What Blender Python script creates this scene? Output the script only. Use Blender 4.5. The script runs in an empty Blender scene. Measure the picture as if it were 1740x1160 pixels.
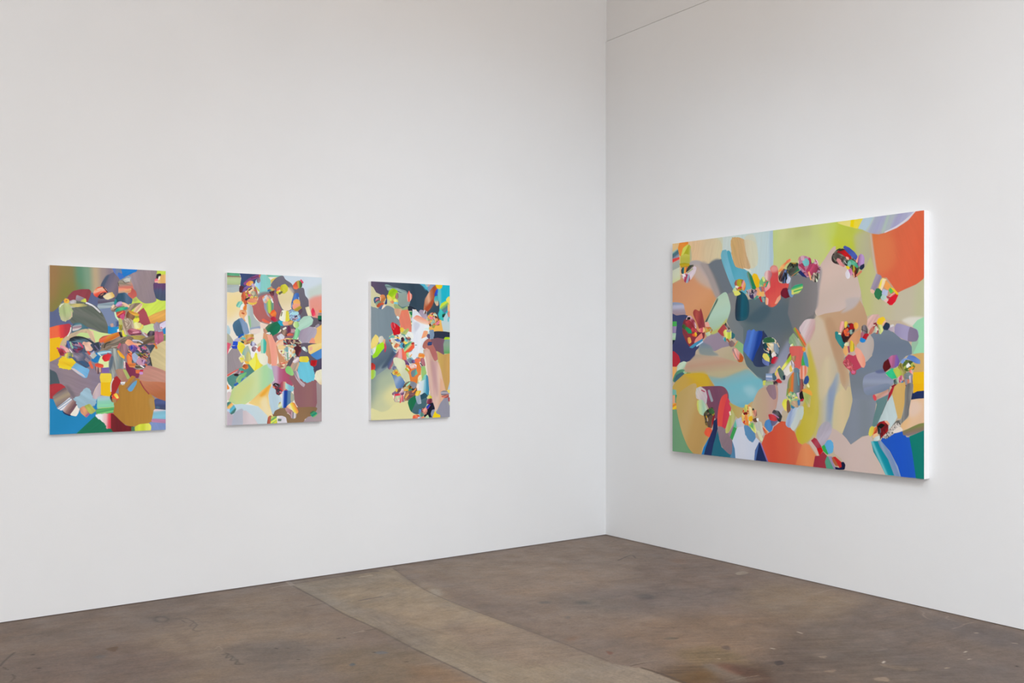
import bpy, bmesh, math
import numpy as np

SC = bpy.context.scene
COL = SC.collection

# ------------------------------------------------------------------ helpers
def _noise(u, v, seed):
    """smooth value noise"""
    rs = np.random.RandomState(seed)
    T = rs.rand(64, 64).astype(np.float32) * 2 - 1
    iu = np.floor(u); iv = np.floor(v)
    fu = u - iu; fv = v - iv
    fu = fu * fu * (3 - 2 * fu); fv = fv * fv * (3 - 2 * fv)
    iu = iu.astype(np.int32) & 63; iv = iv.astype(np.int32) & 63
    ju = (iu + 1) & 63; jv = (iv + 1) & 63
    a = T[iv, iu] * (1 - fu) + T[iv, ju] * fu
    b = T[jv, iu] * (1 - fu) + T[jv, ju] * fu
    return a * (1 - fv) + b * fv


def _smooth(P, n=6):
    """closed Catmull-Rom curve through the points"""
    P = np.asarray(P, float); out = []
    N = len(P)
    for i in range(N):
        p0, p1, p2, p3 = P[i - 1], P[i], P[(i + 1) % N], P[(i + 2) % N]
        for k in range(n):
            t = k / n
            out.append(0.5 * (2 * p1 + (p2 - p0) * t + (2 * p0 - 5 * p1 + 4 * p2 - p3) * t * t
                              + (3 * p1 - p0 - 3 * p2 + p3) * t ** 3) )
    return np.array(out)


def _rounded(P, r=4.5):
    """the polygon with its corners cut round: a blunt brush dab"""
    P = np.asarray(P, float); n = len(P)
    for r_ in (r, r * .35):
        Q = np.roll(P, -1, 0); L = np.linalg.norm(Q - P, axis=1)[:, None] + 1e-6
        t = np.minimum(r_ / L, .16)
        P = np.stack([P * (1 - t) + Q * t, P * t + Q * (1 - t)], 1).reshape(-1, 2)
    return P


def _ribbon(P, w):
    """outline of a round-ended brush line of width w"""
    P = np.asarray(P, float)
    if len(P) > 2:
        Q = []
        for i in range(len(P) - 1):
            p0 = P[max(i - 1, 0)]; p1 = P[i]; p2 = P[i + 1]; p3 = P[min(i + 2, len(P) - 1)]
            for k in range(5):
                t = k / 5
                Q.append(0.5 * (2 * p1 + (p2 - p0) * t + (2 * p0 - 5 * p1 + 4 * p2 - p3) * t * t
                                + (3 * p1 - p0 - 3 * p2 + p3) * t ** 3))
        Q.append(P[-1]); P = np.array(Q)
    d = np.gradient(P, axis=0); d /= np.linalg.norm(d, axis=1)[:, None] + 1e-9
    nrm = np.stack([-d[:, 1], d[:, 0]], 1) * w / 2
    cap1 = [P[-1] + nrm[-1] * math.cos(a) + d[-1] * w / 2 * .7 * math.sin(a) for a in (.5, 1.1, 1.57, 2.04, 2.64)]
    cap0 = [P[0] - nrm[0] * math.cos(a) - d[0] * w / 2 * .7 * math.sin(a) for a in (.5, 1.1, 1.57, 2.04, 2.64)]
    return np.concatenate([P + nrm, np.array(cap1), (P - nrm)[::-1], np.array(cap0)])


def _fill(poly, x0, y0, nx, ny):
    """anti-aliased coverage of a polygon given in cells"""
    S = 3
    cov = np.zeros((ny * S, nx + 2), np.float32)
    ys = y0 + (np.arange(ny * S) + .5) / S
    ax, ay = poly[:, 0], poly[:, 1]
    bx, by = np.roll(ax, -1), np.roll(ay, -1)
    hit = (ay[None] <= ys[:, None]) != (by[None] <= ys[:, None])
    dy = np.where(by == ay, 1, by - ay)
    xs = ax + (ys[:, None] - ay) * ((bx - ax) / dy)
    xs = np.where(hit, xs, 1e9)
    xs.sort(axis=1)
    m = int(hit.sum(1).max()) if len(hit) else 0
    rows = np.arange(ny * S)
    for k in range(m):
        x = np.clip(xs[:, k] - x0, 0, nx)
        ok = xs[:, k] < 1e8
        i = np.floor(x).astype(int); f = x - i
        s = 1. if k % 2 == 0 else -1.
        r = rows[ok]; i = i[ok]; f = f[ok]
        cov[r, i] += s * (1 - f); cov[r, i + 1] += s * f
    cov = np.cumsum(cov, 1)[:, :nx]
    return np.clip(cov.reshape(ny, S, nx).mean(1), 0, 1)


def _box(a, r, ax):
    n = a.shape[ax]; r = int(r)
    if r < 1: return a
    pad = [(0, 0), (0, 0)]; pad[ax] = (r + 1, r)
    c = np.cumsum(np.pad(a, pad, mode='edge'), ax)
    if ax == 0: return (c[2 * r + 1:] - c[:-2 * r - 1]) / (2 * r + 1)
    return (c[:, 2 * r + 1:] - c[:, :-2 * r - 1]) / (2 * r + 1)


def _blur(a, s):
    r = max(1, int(round(s * 0.6)))
    for _ in range(3): a = _box(_box(a, r, 0), r, 1)
    return a


def paint_canvas(text, Wm, Hm, cell):
    """lay the brush strokes (millimetres, from the canvas' top left) one over the other"""
    nx = int(round(Wm / cell)); ny = int(round(Hm / cell))
    cx = Wm / nx; cy = Hm / ny
    img = np.full((ny, nx, 3), .6, np.float32); hgt = np.zeros((ny, nx), np.float32)
    for li, line in enumerate(text.strip().split('\n')):
        kind, rest = line.split(' ', 1)
        fld = rest.split(';')
        pts = np.array(list(map(float, fld[0].split()))).reshape(-1, 2)
        cols = [[int(c[i:i + 2], 16) / 255 for i in (0, 2, 4)] for c in fld[1].split()]
        o = dict(kv.split('=') for kv in fld[2].split()) if len(fld) > 2 else {}
        f0 = float(o.get('f', 0))
        small = kind == 's' and f0 < 1.5 and np.ptp(pts, 0).max() < 150
        P = (_rounded(pts) if small else _smooth(pts)) if kind == 's' else pts if kind == 'p' else _ribbon(pts, float(o['w']))
        if small:
            cc = P.mean(0); e = np.ptp(P, 0).max()
            P = cc + (P - cc) * (1 + 6.0 / max(e, 24))
        rs = np.random.RandomState(li * 7 + 3)
        if 'j' in o:
            Q = []
            for a, b in zip(P, np.roll(P, -1, 0)):
                k = max(1, int(np.hypot(*(b - a)) / 7))
                for t in range(k): Q.append(a + (b - a) * t / k)
            Q = np.array(Q); P = Q + rs.uniform(-1, 1, Q.shape) * float(o['j'])
        f = float(o.get('f', 0)) / cell
        P = P / [cx, cy]
        m = f * 1.3 + 2
        x0 = max(0, int(P[:, 0].min() - m)); x1 = min(nx, int(P[:, 0].max() + m) + 1)
        y0 = max(0, int(P[:, 1].min() - m)); y1 = min(ny, int(P[:, 1].max() + m) + 1)
        if x1 <= x0 or y1 <= y0: continue
        if f > 1.5:
            e = int(m)
            c = _fill(P, x0 - e, y0 - e, x1 - x0 + 2 * e, y1 - y0 + 2 * e)
            c = _blur(c, f)[e:-e, e:-e]
        else: c = _fill(P, x0, y0, x1 - x0, y1 - y0)
        X = (np.arange(x0, x1, dtype=np.float32)[None] + .5) * cx + np.zeros((y1 - y0, 1), np.float32)
        Y = (np.arange(y0, y1, dtype=np.float32)[:, None] + .5) * cy + np.zeros((1, x1 - x0), np.float32)
        nz = 0
        if 'b' in o:
            amp, dx, dy = map(float, o['b'].split(','))
            u = X * dx + Y * dy; v = -X * dy + Y * dx
            v = v + 4 * _noise(u / 60, v / 60, li + 900)
            nz = (.6 * _noise(u / 130, v / 11, li) + .4 * _noise(u / 70, v / 5, li + 50)) * amp
        if 'm' in o:                     # a heap of small dabs in the given colours
            q = float(o['m']); C = np.array(cols, np.float32)
            col = C[0] + np.zeros(X.shape + (3,), np.float32)
            nd = int(min(400, 3.2 * X.size * cx * cy / (q * q))); r2 = np.random.RandomState(li + 77)
            for _ in range(nd):
                px = X[0, 0] + r2.rand() * np.ptp(X); py = Y[0, 0] + r2.rand() * np.ptp(Y)
                an = r2.rand() * math.pi; lg = q * r2.uniform(.35, .8); wd = q * r2.uniform(.14, .34)
                u = (X - px) * math.cos(an) + (Y - py) * math.sin(an)
                v = -(X - px) * math.sin(an) + (Y - py) * math.cos(an)
                v = v + u * u / lg * r2.uniform(-.35, .35)
                k = np.clip((1.05 - (np.abs(u / lg) ** 3 + np.abs(v / wd) ** 3)) * 4, 0, 1)[..., None]
                ca, cb = C[r2.randint(len(C))], C[r2.randint(len(C))]
                g = np.clip(.5 + v / wd * .6 + .4 * _noise(u / lg, v / wd * 3, _ + 7), 0, 1)[..., None]
                if r2.rand() < .6: cb = ca * r2.uniform(.72, 1.2)
                col = col * (1 - k) + (ca * (1 - g) + cb * g) * k
            nz = _noise(X / q * 3, Y / q * 3, li + 700) * .1
        elif len(cols) > 1:
            ga = list(map(float, o['g'].split(',')))
            d = np.array([ga[2] - ga[0], ga[3] - ga[1]]); L = d @ d + 1e-6
            t = ((X - ga[0]) * d[0] + (Y - ga[1]) * d[1]) / L
            t = np.clip(t + 1.2 * nz, 0, 1)
            n = len(cols); C = np.array(cols, np.float32)
            if 'st' in o:
                q = t * n; i = np.clip(np.floor(q), 0, n - 1); fr = np.clip((q - i - .85) / .15, 0, 1)
                i = i.astype(int); j = np.minimum(i + 1, n - 1); fr = fr[..., None]
            else:
                q = t * (n - 1); i = np.clip(np.floor(q), 0, n - 2).astype(int); j = i + 1
                fr = (q - i)[..., None]; 
                if f <= 1.5: fr = fr * fr * (3 - 2 * fr)
            col = C[i] * (1 - fr) + C[j] * fr
        else: col = np.array(cols[0], np.float32) + np.zeros(X.shape + (3,), np.float32)
        if 'b' in o or 'm' in o: col = col * (1 + nz[..., None] * 1.0)
        a = (c * float(o.get('op', 1)))[..., None]
        img[y0:y1, x0:x1] = img[y0:y1, x0:x1] * (1 - a) + np.clip(col, 0, 1) * a
        if f <= 1.5:
            big = (x1 - x0) * (y1 - y0) * cell * cell
            h = .12 if big > 12000 else .35
            dome = c * (h + nz)
            H = hgt[y0:y1, x0:x1]
            hgt[y0:y1, x0:x1] = H * (1 - .6 * c) + dome
    return img, hgt



def to_linear(a):
    a = np.clip(a, 0, 1)
    return np.where(a <= .04045, a / 12.92, ((a + .055) / 1.055) ** 2.4)


def link(name, me, mat, parent=None):
    ob = bpy.data.objects.new(name, me); COL.objects.link(ob)
    if mat: me.materials.append(mat)
    if parent: ob.parent = parent
    return ob


def thing(name, label, cat, loc, rotz=0, group=None):
    o = bpy.data.objects.new(name, None); COL.objects.link(o)
    o.location = loc; o.rotation_euler = (0, 0, rotz); o.empty_display_size = .1
    o['label'] = label; o['category'] = cat
    if group: o['group'] = group
    return o


def structure(name, bm, mat, bevel=0):
    me = bpy.data.meshes.new(name); bm.to_mesh(me); bm.free()
    o = link(name, me, mat); o['kind'] = 'structure'
    return o


def add_box(bm, a, b):
    vs = [bm.verts.new((x, y, z)) for x in (a[0], b[0]) for y in (a[1], b[1]) for z in (a[2], b[2])]
    for q in ((0, 1, 3, 2), (4, 6, 7, 5), (0, 4, 5, 1), (2, 3, 7, 6), (0, 2, 6, 4), (1, 5, 7, 3)):
        bm.faces.new([vs[i] for i in q])
    return vs


def grid_mesh(name, xs, ys, co_fn, colour):
    """a fine quad grid carrying a point colour attribute"""
    nx, ny = len(xs), len(ys)
    X, Y = np.meshgrid(xs, ys)
    co = co_fn(X, Y).reshape(-1, 3).astype(np.float32)
    me = bpy.data.meshes.new(name)
    me.vertices.add(nx * ny); me.vertices.foreach_set('co', co.ravel())
    i = np.arange(nx * ny, dtype=np.int32).reshape(ny, nx)
    q = np.stack([i[:-1, :-1], i[1:, :-1], i[1:, 1:], i[:-1, 1:]], -1).reshape(-1, 4)
    n = len(q)
    me.loops.add(n * 4); me.loops.foreach_set('vertex_index', q.ravel())
    me.polygons.add(n); me.polygons.foreach_set('loop_start', np.arange(n, dtype=np.int32) * 4)
    me.polygons.foreach_set('use_smooth', np.ones(n, dtype=bool))
    me.update(calc_edges=True)
    at = me.color_attributes.new('paint', 'FLOAT_COLOR', 'POINT')
    rgba = np.ones((nx * ny, 4), np.float32); rgba[:, :3] = colour.reshape(-1, 3)
    at.data.foreach_set('color', rgba.ravel())
    return me


# ---------------------------------------------------------------- materials
def new_mat(name):
    m = bpy.data.materials.new(name); m.use_nodes = True
    nt = m.node_tree; bs = nt.nodes['Principled BSDF']
    return m, nt, bs


def node(nt, typ, **kw):
    n = nt.nodes.new(typ)
    for k, v in kw.items(): setattr(n, k, v)
    return n


def noise(nt, scale, detail=4, rough=.55, mapping=None, dist=0):
    tc = node(nt, 'ShaderNodeTexCoord'); mp = node(nt, 'ShaderNodeMapping')
    nt.links.new(tc.outputs['Object'], mp.inputs[0])
    if mapping: mp.inputs['Scale'].default_value = mapping
    n = node(nt, 'ShaderNodeTexNoise'); nt.links.new(mp.outputs[0], n.inputs['Vector'])
    n.inputs['Scale'].default_value = scale; n.inputs['Detail'].default_value = detail
    n.inputs['Roughness'].default_value = rough; n.inputs['Distortion'].default_value = dist
    return n.outputs['Fac']


def ramp(nt, fac, stops):
    r = node(nt, 'ShaderNodeValToRGB'); nt.links.new(fac, r.inputs[0])
    e = r.color_ramp.elements
    while len(e) < len(stops): e.new(.5)
    for el, (p, c) in zip(e, stops):
        el.position = p; el.color = (*c, 1) if len(c) == 3 else c
    return r.outputs[0]


def mul(nt, a, b, fac=1):
    m = node(nt, 'ShaderNodeMix', data_type='RGBA', blend_type='MULTIPLY')
    m.inputs[0].default_value = fac
    nt.links.new(a, m.inputs[6]); nt.links.new(b, m.inputs[7])
    return m.outputs[2]


def bump(nt, bs, fac, dist, strength=1):
    b = node(nt, 'ShaderNodeBump'); b.inputs['Distance'].default_value = dist
    b.inputs['Strength'].default_value = strength
    nt.links.new(fac, b.inputs['Height']); nt.links.new(b.outputs[0], bs.inputs['Normal'])


def wall_paint(name, col):
    m, nt, bs = new_mat(name)
    f = noise(nt, 1.3, 5, .6)
    lo = tuple(c * .985 for c in col); hi = tuple(min(1, c * 1.01) for c in col)
    nt.links.new(ramp(nt, f, [(.3, lo), (.7, hi)]), bs.inputs['Base Color'])
    bs.inputs['Roughness'].default_value = .85
    bs.inputs['Specular IOR Level'].default_value = .25
    bump(nt, bs, noise(nt, 160, 3), .0006, .5)
    return m


WALL = wall_paint('white_wall_paint', (.80, .80, .795))
CEIL = wall_paint('ceiling_paint', (.52, .42, .31))

GESSO, nt, bs = new_mat('white_primed_canvas')
bs.inputs['Base Color'].default_value = (.90, .885, .875, 1)
bs.inputs['Roughness'].default_value = .7
bump(nt, bs, noise(nt, 700, 2), .0003, .4)

PAINT, nt, bs = new_mat('oil_paint')
at = node(nt, 'ShaderNodeAttribute', attribute_name='paint')
nt.links.new(at.outputs['Color'], bs.inputs['Base Color'])
bs.inputs['Roughness'].default_value = .5
bs.inputs['Specular IOR Level'].default_value = .18

FLOOR, nt, bs = new_mat('stained_concrete')
at = node(nt, 'ShaderNodeAttribute', attribute_name='paint')
c = at.outputs['Color']
n1 = ramp(nt, noise(nt, 2.2, 8, .62, dist=.6), [(.25, (.82, .82, .83)), (.5, (1, 1, 1)), (.78, (1.12, 1.10, 1.07))])
c = mul(nt, c, n1)
n2 = ramp(nt, noise(nt, 9, 6, .7, dist=.3), [(.28, (.86, .86, .87)), (.55, (1, 1, 1)), (.8, (1.10, 1.08, 1.06))])
c = mul(nt, c, n2)
n3 = ramp(nt, noise(nt, 1.1, 5, .6, mapping=(1, 2.2, 1), dist=.8), [(.38, (.88, .87, .88)), (.6, (1.03, 1.0, .97))])
c = mul(nt, c, n3)
n4 = ramp(nt, noise(nt, 70, 4, .7), [(.3, (.84, .84, .84)), (.7, (1.13, 1.13, 1.12))])
c = mul(nt, c, n4)
n5 = ramp(nt, noise(nt, 26, 5, .7, dist=.5), [(.3, (.88, .88, .88)), (.5, (1, 1, 1)), (.75, (1.10, 1.09, 1.07))])
c = mul(nt, c, n5)
n6 = ramp(nt, noise(nt, 4.5, 9, .75, mapping=(1, 1.8, 1), dist=1.2), [(.34, (.84, .83, .83)), (.46, (1, 1, 1))])
c = mul(nt, c, n6)
nt.links.new(c, bs.inputs['Base Color'])
rr = ramp(nt, noise(nt, 5, 5, .6), [(.3, (.42, .42, .42)), (.7, (.62, .62, .62))])
nt.links.new(rr, bs.inputs['Roughness'])
bs.inputs['Specular IOR Level'].default_value = .3
bump(nt, bs, noise(nt, 40, 5, .6), .0015, .35)

# ------------------------------------------------------------------- room
RX0, RY0, CZ = -9.0, -10.5, 5.3

bm = bmesh.new(); add_box(bm, (RX0, 0, .003), (.25, .15, CZ)); add_box(bm, (RX0, .02, -.05), (.25, .15, .003)); structure('wall_left', bm, WALL)
bm = bmesh.new()                                    # two courses of board: the upper one sits a finger's width back
add_box(bm, (0, RY0, .003), (.15, 0, 4.150)); add_box(bm, (.02, RY0, -.05), (.15, 0, .003))
add_box(bm, (.011, RY0, 4.158), (.15, 0, CZ))
structure('wall_right', bm, WALL)
bm = bmesh.new(); add_box(bm, (RX0, RY0 - .15, 0), (.15, RY0, CZ)); structure('wall_rear', bm, WALL)
bm = bmesh.new(); add_box(bm, (RX0 - .15, RY0 - .15, 0), (RX0, .15, CZ)); structure('wall_side', bm, WALL)
bm = bmesh.new(); add_box(bm, (RX0 - .15, RY0 - .15, CZ), (.25, .15, CZ + .1)); structure('ceiling', bm, CEIL)

KF = np.array([1.0, .975, .915]) * .95

# the concrete floor: stains, the poured strip, cracks and darker bands along the walls are laid on it in millimetres from (-5.2, 0)
floor_marks = """
p -144 -4135 10496 2808 3543 4914 -132 2261;84746a
s 666 23 1623 80 2267 179 2272 1183 1752 1993 480 1437;7c6c62 80726a 8a7a6c 84746a;f=211.7 g=627,316,2155,1420 b=0.05,-0.95,-0.30
s 715 826 1119 758 1383 1193 1094 1518 670 1400;7a6a62;f=121.7 b=0.06,-0.95,-0.33
s 1273 739 1737 796 2116 1212 1766 1696 1354 1287;8e7e70;f=108.1 b=0.06,-0.95,-0.31
s 1537 1184 1923 1338 1998 1863 1608 1790;7c7068;f=85.6 b=0.06,-0.94,-0.33
s 1938 1593 2324 1753 2236 2438 1856 2256;80705f;f=78.3 b=0.06,-0.94,-0.35
s 2184 1997 2323 2204 2279 2562 2025 2378;88705a;f=52.7 b=0.08,-0.93,-0.36
s 3292 64 4290 145 5086 134 5157 1166 4796 2005 3878 2343 3343 1956 3320 1127;8c7c6e 907e70 88786e 80706a;f=203.0 g=3056,475,4974,1860 b=0.06,-0.96,-0.28
s 3870 1337 4354 1489 4672 1916 4276 2165 3727 1931 3531 1627;786c68;f=143.4 op=.8 b=0.08,-0.88,-0.47
s 3501 1436 3772 1453 3817 1834 3461 1817;7c7068;f=84.9 op=.8 b=0.08,-0.88,-0.47
s 4665 1056 5082 1236 4958 1823 4487 1783 4349 1383;7c6c64;f=107.2 b=0.08,-0.89,-0.46
s 3503 2072 4063 2173 4455 2456 3771 2917 3364 2738 3279 2317;8a7463;f=126.8 op=.9 b=0.08,-0.87,-0.49
s 3771 2266 4242 2458 4421 2876 3722 2882;84705f;f=115.8 op=.7 b=0.1,-0.87,-0.49
s 4924 1901 5095 2409 5021 2703 4414 2730 4333 2207;8a7866;f=142.1 b=0.06,-0.88,-0.48
s 4043 2739 4790 2853 4992 3424 4228 3969 3196 3312;685a52 6c6058 70645e 6a5e5a;f=153.2 g=3677,2919,4774,3711 b=0.1,-0.87,-0.50
s 5087 2581 5122 3017 5098 3434 4688 3695 4350 3335 4521 2807;74665e;f=106.2 b=0.08,-0.98,-0.18
s 5012 2937 5116 3487 4833 3625 4786 3341;6a605e;f=60.1 op=.8
s 3097 2763 3354 2787 3576 3002 3211 3235 2872 2990;64503f 6a5640 5e4c3e;f=49.1 g=3032,2829,3433,3118 b=0.2,-0.87,-0.50
s 3375 2607 3619 2663 3541 2922 3321 2818;7e6c54;f=55.3 b=0.12,-0.87,-0.49
s 3157 2858 3302 2911 3156 3007 3018 2956;6a5030;f=27.1 b=0.1,-0.87,-0.50
s 3427 2873 3484 3042 3366 3207 3184 3123;5c4438;f=33.0 b=0.1,-0.87,-0.50
s 3319 2838 3392 2848 3362 3057 3303 3054;7c6e62;f=11.3 b=0.1,-0.02,1.00
s 3311 2865 3315 3043 3440 3113 3379 3129 3244 3071;7c6e62;f=16.5 op=.7
s 3392 2848 3439 2881 3394 3019 3354 3010;744c3c;f=17.2 op=.6
p 2370 36 2457 17 2832 52 3136 69 3002 729 2978 1195 2983 1488 2993 1818 2989 2183 2988 2523 3063 2717 3061 2987 3050 3207 2280 2651 2335 2415 2332 2082 2324 1753 2336 1343 2323 965 2342 599;8c8072 968876 988a78 92867a 8c8072;j=7.0 g=1917,1123,3837,2509 b=0.06,0.08,1.00
s 2373 119 2455 118 2435 1153 2372 1907 2366 2437 2322 2453 2348 1831 2354 1018;968e84;f=41.8 op=.8
s 2513 357 3067 457 2973 1055 2600 1272 2468 942;9c8c78;f=88.3 op=.8 b=0.1,-0.91,0.41
s 2494 1041 2900 1172 2968 1686 2758 2186 2570 1930 2482 1476;a08e7a;f=100.3 op=.7 b=0.1,-1.00,-0.06
s 2700 1492 3006 1855 2999 2360 2648 2332 2570 1930;8e7c6e;f=58.6 op=.7 b=0.1,-0.94,-0.34
s 2441 841 2545 1232 2422 1824 2375 1664 2381 1114;867a70;f=51.2 op=.7 b=0.12,0.01,1.00
l 2533 737 2698 732;786a60;w=17.8 f=8.9
l 2540 1376 2593 1665;807060;w=21.5 f=14.3 op=.6
l 2817 172 2913 176;b0a698;w=15.9
l 3066 42 3145 52;b0a698;w=13.5
s 3022 762 3084 769 3020 910 2953 934;a49c92;f=18.5 op=.8
l 2380 23 2353 164 2342 599 2323 965 2336 1343 2324 1753 2332 2082 2335 2424;5c5048;w=11.8 op=.75
l 3136 69 3002 729 2978 1195 2983 1488 2993 1818 3002 2168 3000 2510;6a5c54;w=12.5 op=.6
l 3087 259 3014 738;6a5c54;w=30.2 f=20.2 op=.5
l 3058 1286 3012 1446 3006 1855 3015 2152;6c5e56;w=37.2 f=22.3 op=.5
l 2346 1322 2334 1735;6c5e54;w=41.0 f=20.5 op=.5
l 3064 2676 3082 2855 3077 3008;54473e;w=16.3 f=5.4 op=.8
l 2979 2516 2978 2645 3066 2612 3204 2634;a0948a;w=5.8 op=.7
l 3036 2623 3125 2633;5c4c42;w=9.3 op=.7
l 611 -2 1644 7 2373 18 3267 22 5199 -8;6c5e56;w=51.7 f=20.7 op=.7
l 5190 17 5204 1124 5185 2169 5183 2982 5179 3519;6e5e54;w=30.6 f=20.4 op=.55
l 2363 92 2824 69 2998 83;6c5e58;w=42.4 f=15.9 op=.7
l 2211 119 2297 104 2373 119;a49a90;w=15.9 op=.8
l 2370 16 2357 127;aaa096;w=30.3 op=.7
l 2218 679 2287 679 2333 678;5c5048;w=8.6 op=.9
l 2195 1338 2268 1335;a89e94;w=9.9 op=.8
l 2268 1335 2336 1343;605248;w=8.6
l 2120 1350 2190 1348;9c8c7e;w=8.4 op=.6
l 2203 2010 2258 2018 2307 2042;a08e80;w=8.1 op=.7
l 651 640 615 708 579 783 558 844;4c403a;w=7.8
l 568 862 582 926;54463e;w=6.2
l 586 1002 591 1056 565 1117;54463e;w=5.9
l 1394 431 1424 392 1457 416 1459 478 1429 516 1397 493 1394 431;5c524e;w=16.0 f=4.8 op=.9
s 1405 439 1436 432 1451 472 1422 482;94877a
s 1351 445 1415 355 1499 385 1505 481 1442 584 1369 560;6c605a;f=39.9 op=.5
l 1527 405 1634 388 1749 357;6c605a;w=33.7 f=16.8 op=.6
l 1408 701 1411 904 1383 1193;74665e;w=34.7 f=27.8 op=.6
l 1516 534 1524 614 1564 613 1513 693 1552 692 1508 773 1532 818;5c5048;w=7.6 op=.8
l 1543 509 1561 581 1558 696;5c5048;w=7.8 op=.8
l 1493 1177 1524 1150 1519 1219;a09488;w=6.6
l 1493 1295 1523 1294 1488 1361 1529 1345 1494 1411 1529 1413 1494 1477 1527 1501;4c423c;w=7.4 op=.9
l 1515 1265 1523 1363 1513 1491;5c5048;w=6.2 op=.8
s 1040 850 1099 843 1070 919 1050 905;644c38;f=6.7 op=.8
s 962 947 1005 943 1008 992 973 1001;6e6a6c;f=12.9 op=.8
s 4992 1590 5074 1583 5065 1643 4990 1655 4957 1631;a09488 988c80;f=4.4 g=4984,1597,5056,1650
s 1940 1810 1968 1797 1965 1828 1943 1834;5c6068;f=5.8
s 2130 1709 2173 1716 2184 1759 2138 1750;666870;f=9.3 op=.8
l 714 733 724 740;3a302c;w=13.3
l 701 980 712 988;3a302c;w=12.3
l 2078 1386 2096 1386;3a302c;w=10.9
l 2116 1387 2123 1392;3a302c;w=9.6
l 2125 1705 2133 1710;2c2624;w=11.2
l 1749 1350 1755 1366;3a302c;w=10.4
l 1768 1586 1777 1593;3a302c;w=8.5
l 1870 1473 1880 1480;4a3c34;w=8.9
l 1796 1384 1808 1392;4a3c34;w=7.8
l 2183 1930 2194 1939;4a3c34;w=8.3
s 3577 1543 3639 1553 3670 1627 3586 1617;66625f;f=17.2 op=.8
s 3403 1417 3463 1426 3452 1470 3400 1449;6c6664;f=12.9 op=.8
s 3992 1648 4083 1659 4056 1766 3976 1744;5c5656;f=27.0 op=.8
s 3327 1766 3365 1763 3312 1816;686462;f=11.6 op=.8
l 3527 2419 3555 2440;443830;w=10.9
s 3479 2411 3540 2402 3535 2451;6c6458;f=13.6 op=.7
s 4916 1042 5016 1064 4934 1202 4879 1138;8c705f;f=36.0 op=.6
s 3959 2401 4113 2395 3994 2455;9a806c;f=22.8 op=.6
s 3054 2103 3145 2091 3078 2147;805f48;f=20.2 op=.8
s 3097 2383 3113 2419 3073 2437;7a5044;f=7.4 op=.8
l 4600 814 4805 732 4762 830;504440;w=12.3 op=.7
l 3817 2843 3824 2860;d8d0c4;w=8.5
l 4170 2737 4164 2773;c8bcae;w=8.7
l 3465 2800 3473 2805;c8bcae;w=7.3
l 3816 2806 3735 2796;9c8c80;w=6.5 op=.6
s 3656 2994 3699 3003 3664 3044 3622 3036;403838;f=9.0 op=.8
s 3633 2674 3671 2688 3622 2739 3613 2708;5c4c48;f=9.7 op=.7
l 5121 2890 5087 2929 5045 2946 4995 3001 4994 3031;9a8c82;w=8.4 op=.7
l 5144 3048 5085 3066 5071 3116 5064 3155;9a8c82;w=8.2 op=.7
l 4909 3201 4990 3203 5056 3193 5156 3207;9a8c82;w=7.9 op=.7
l 4983 2272 5109 2269 5181 2284;a0948a;w=9.8 op=.6
l 4932 3314 4948 3325;b0a498;w=12.1
l 4915 3524 4925 3544;b0a498;w=11.5
l 4556 3461 4587 3459;d0c8bc;w=6.7
l 4464 3532 4484 3536;c8bcae;w=6.5
l 4072 3316 4103 3306;d8d0c8;w=8.7
l 4244 3538 4266 3544;c8b8a0;w=8.5
l 4557 3722 4551 3728;201818;w=12.6
l 4292 3174 4292 3198 4191 3173;8c8078;w=9.3 op=.6
s 4056 3327 4130 3467 4064 3461 4027 3361;86786a;f=9.0 op=.6
s 3900 3068 3943 3088 3900 3103;98887a;f=6.3 op=.8
s 3839 3421 3898 3444 3858 3485 3821 3448;98887a;f=5.6 op=.8
s 3734 3223 3802 3240 3754 3258;8c7c6e;f=5.8 op=.8
l 3245 3052 3338 3059 3437 3081;a49888;w=5.5 op=.7
"""
img, _ = paint_canvas(floor_marks, 5200, 4400, 6.5)
ny, nx = img.shape[:2]
base = to_linear(np.array([0x84, 0x74, 0x6a]) / 255)
lin = to_linear(img) * KF
fx = -5.2 + (np.arange(nx) + .5) * 5.2 / nx; fy = -(np.arange(ny) + .5) * 4.4 / ny
xs = np.concatenate([[RX0, -7, -5.6], fx, [.02]])
ys = np.concatenate([[.02], fy, [-4.8, -6, -8, RY0]])
colr = np.empty((len(ys), len(xs), 3), np.float32); colr[:] = base * KF
colr[1:1 + ny, 3:3 + nx] = lin; colr[0, 3:3 + nx] = lin[0]; colr[1:1 + ny, -1] = lin[:, -1]
colr[1:1 + ny, 1:3] = lin[:, :1]
me = grid_mesh('floor', xs, ys, lambda X, Y: np.stack([X, Y, np.zeros_like(X)], -1), colr)
fl = link('floor', me, FLOOR); fl['kind'] = 'structure'

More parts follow.
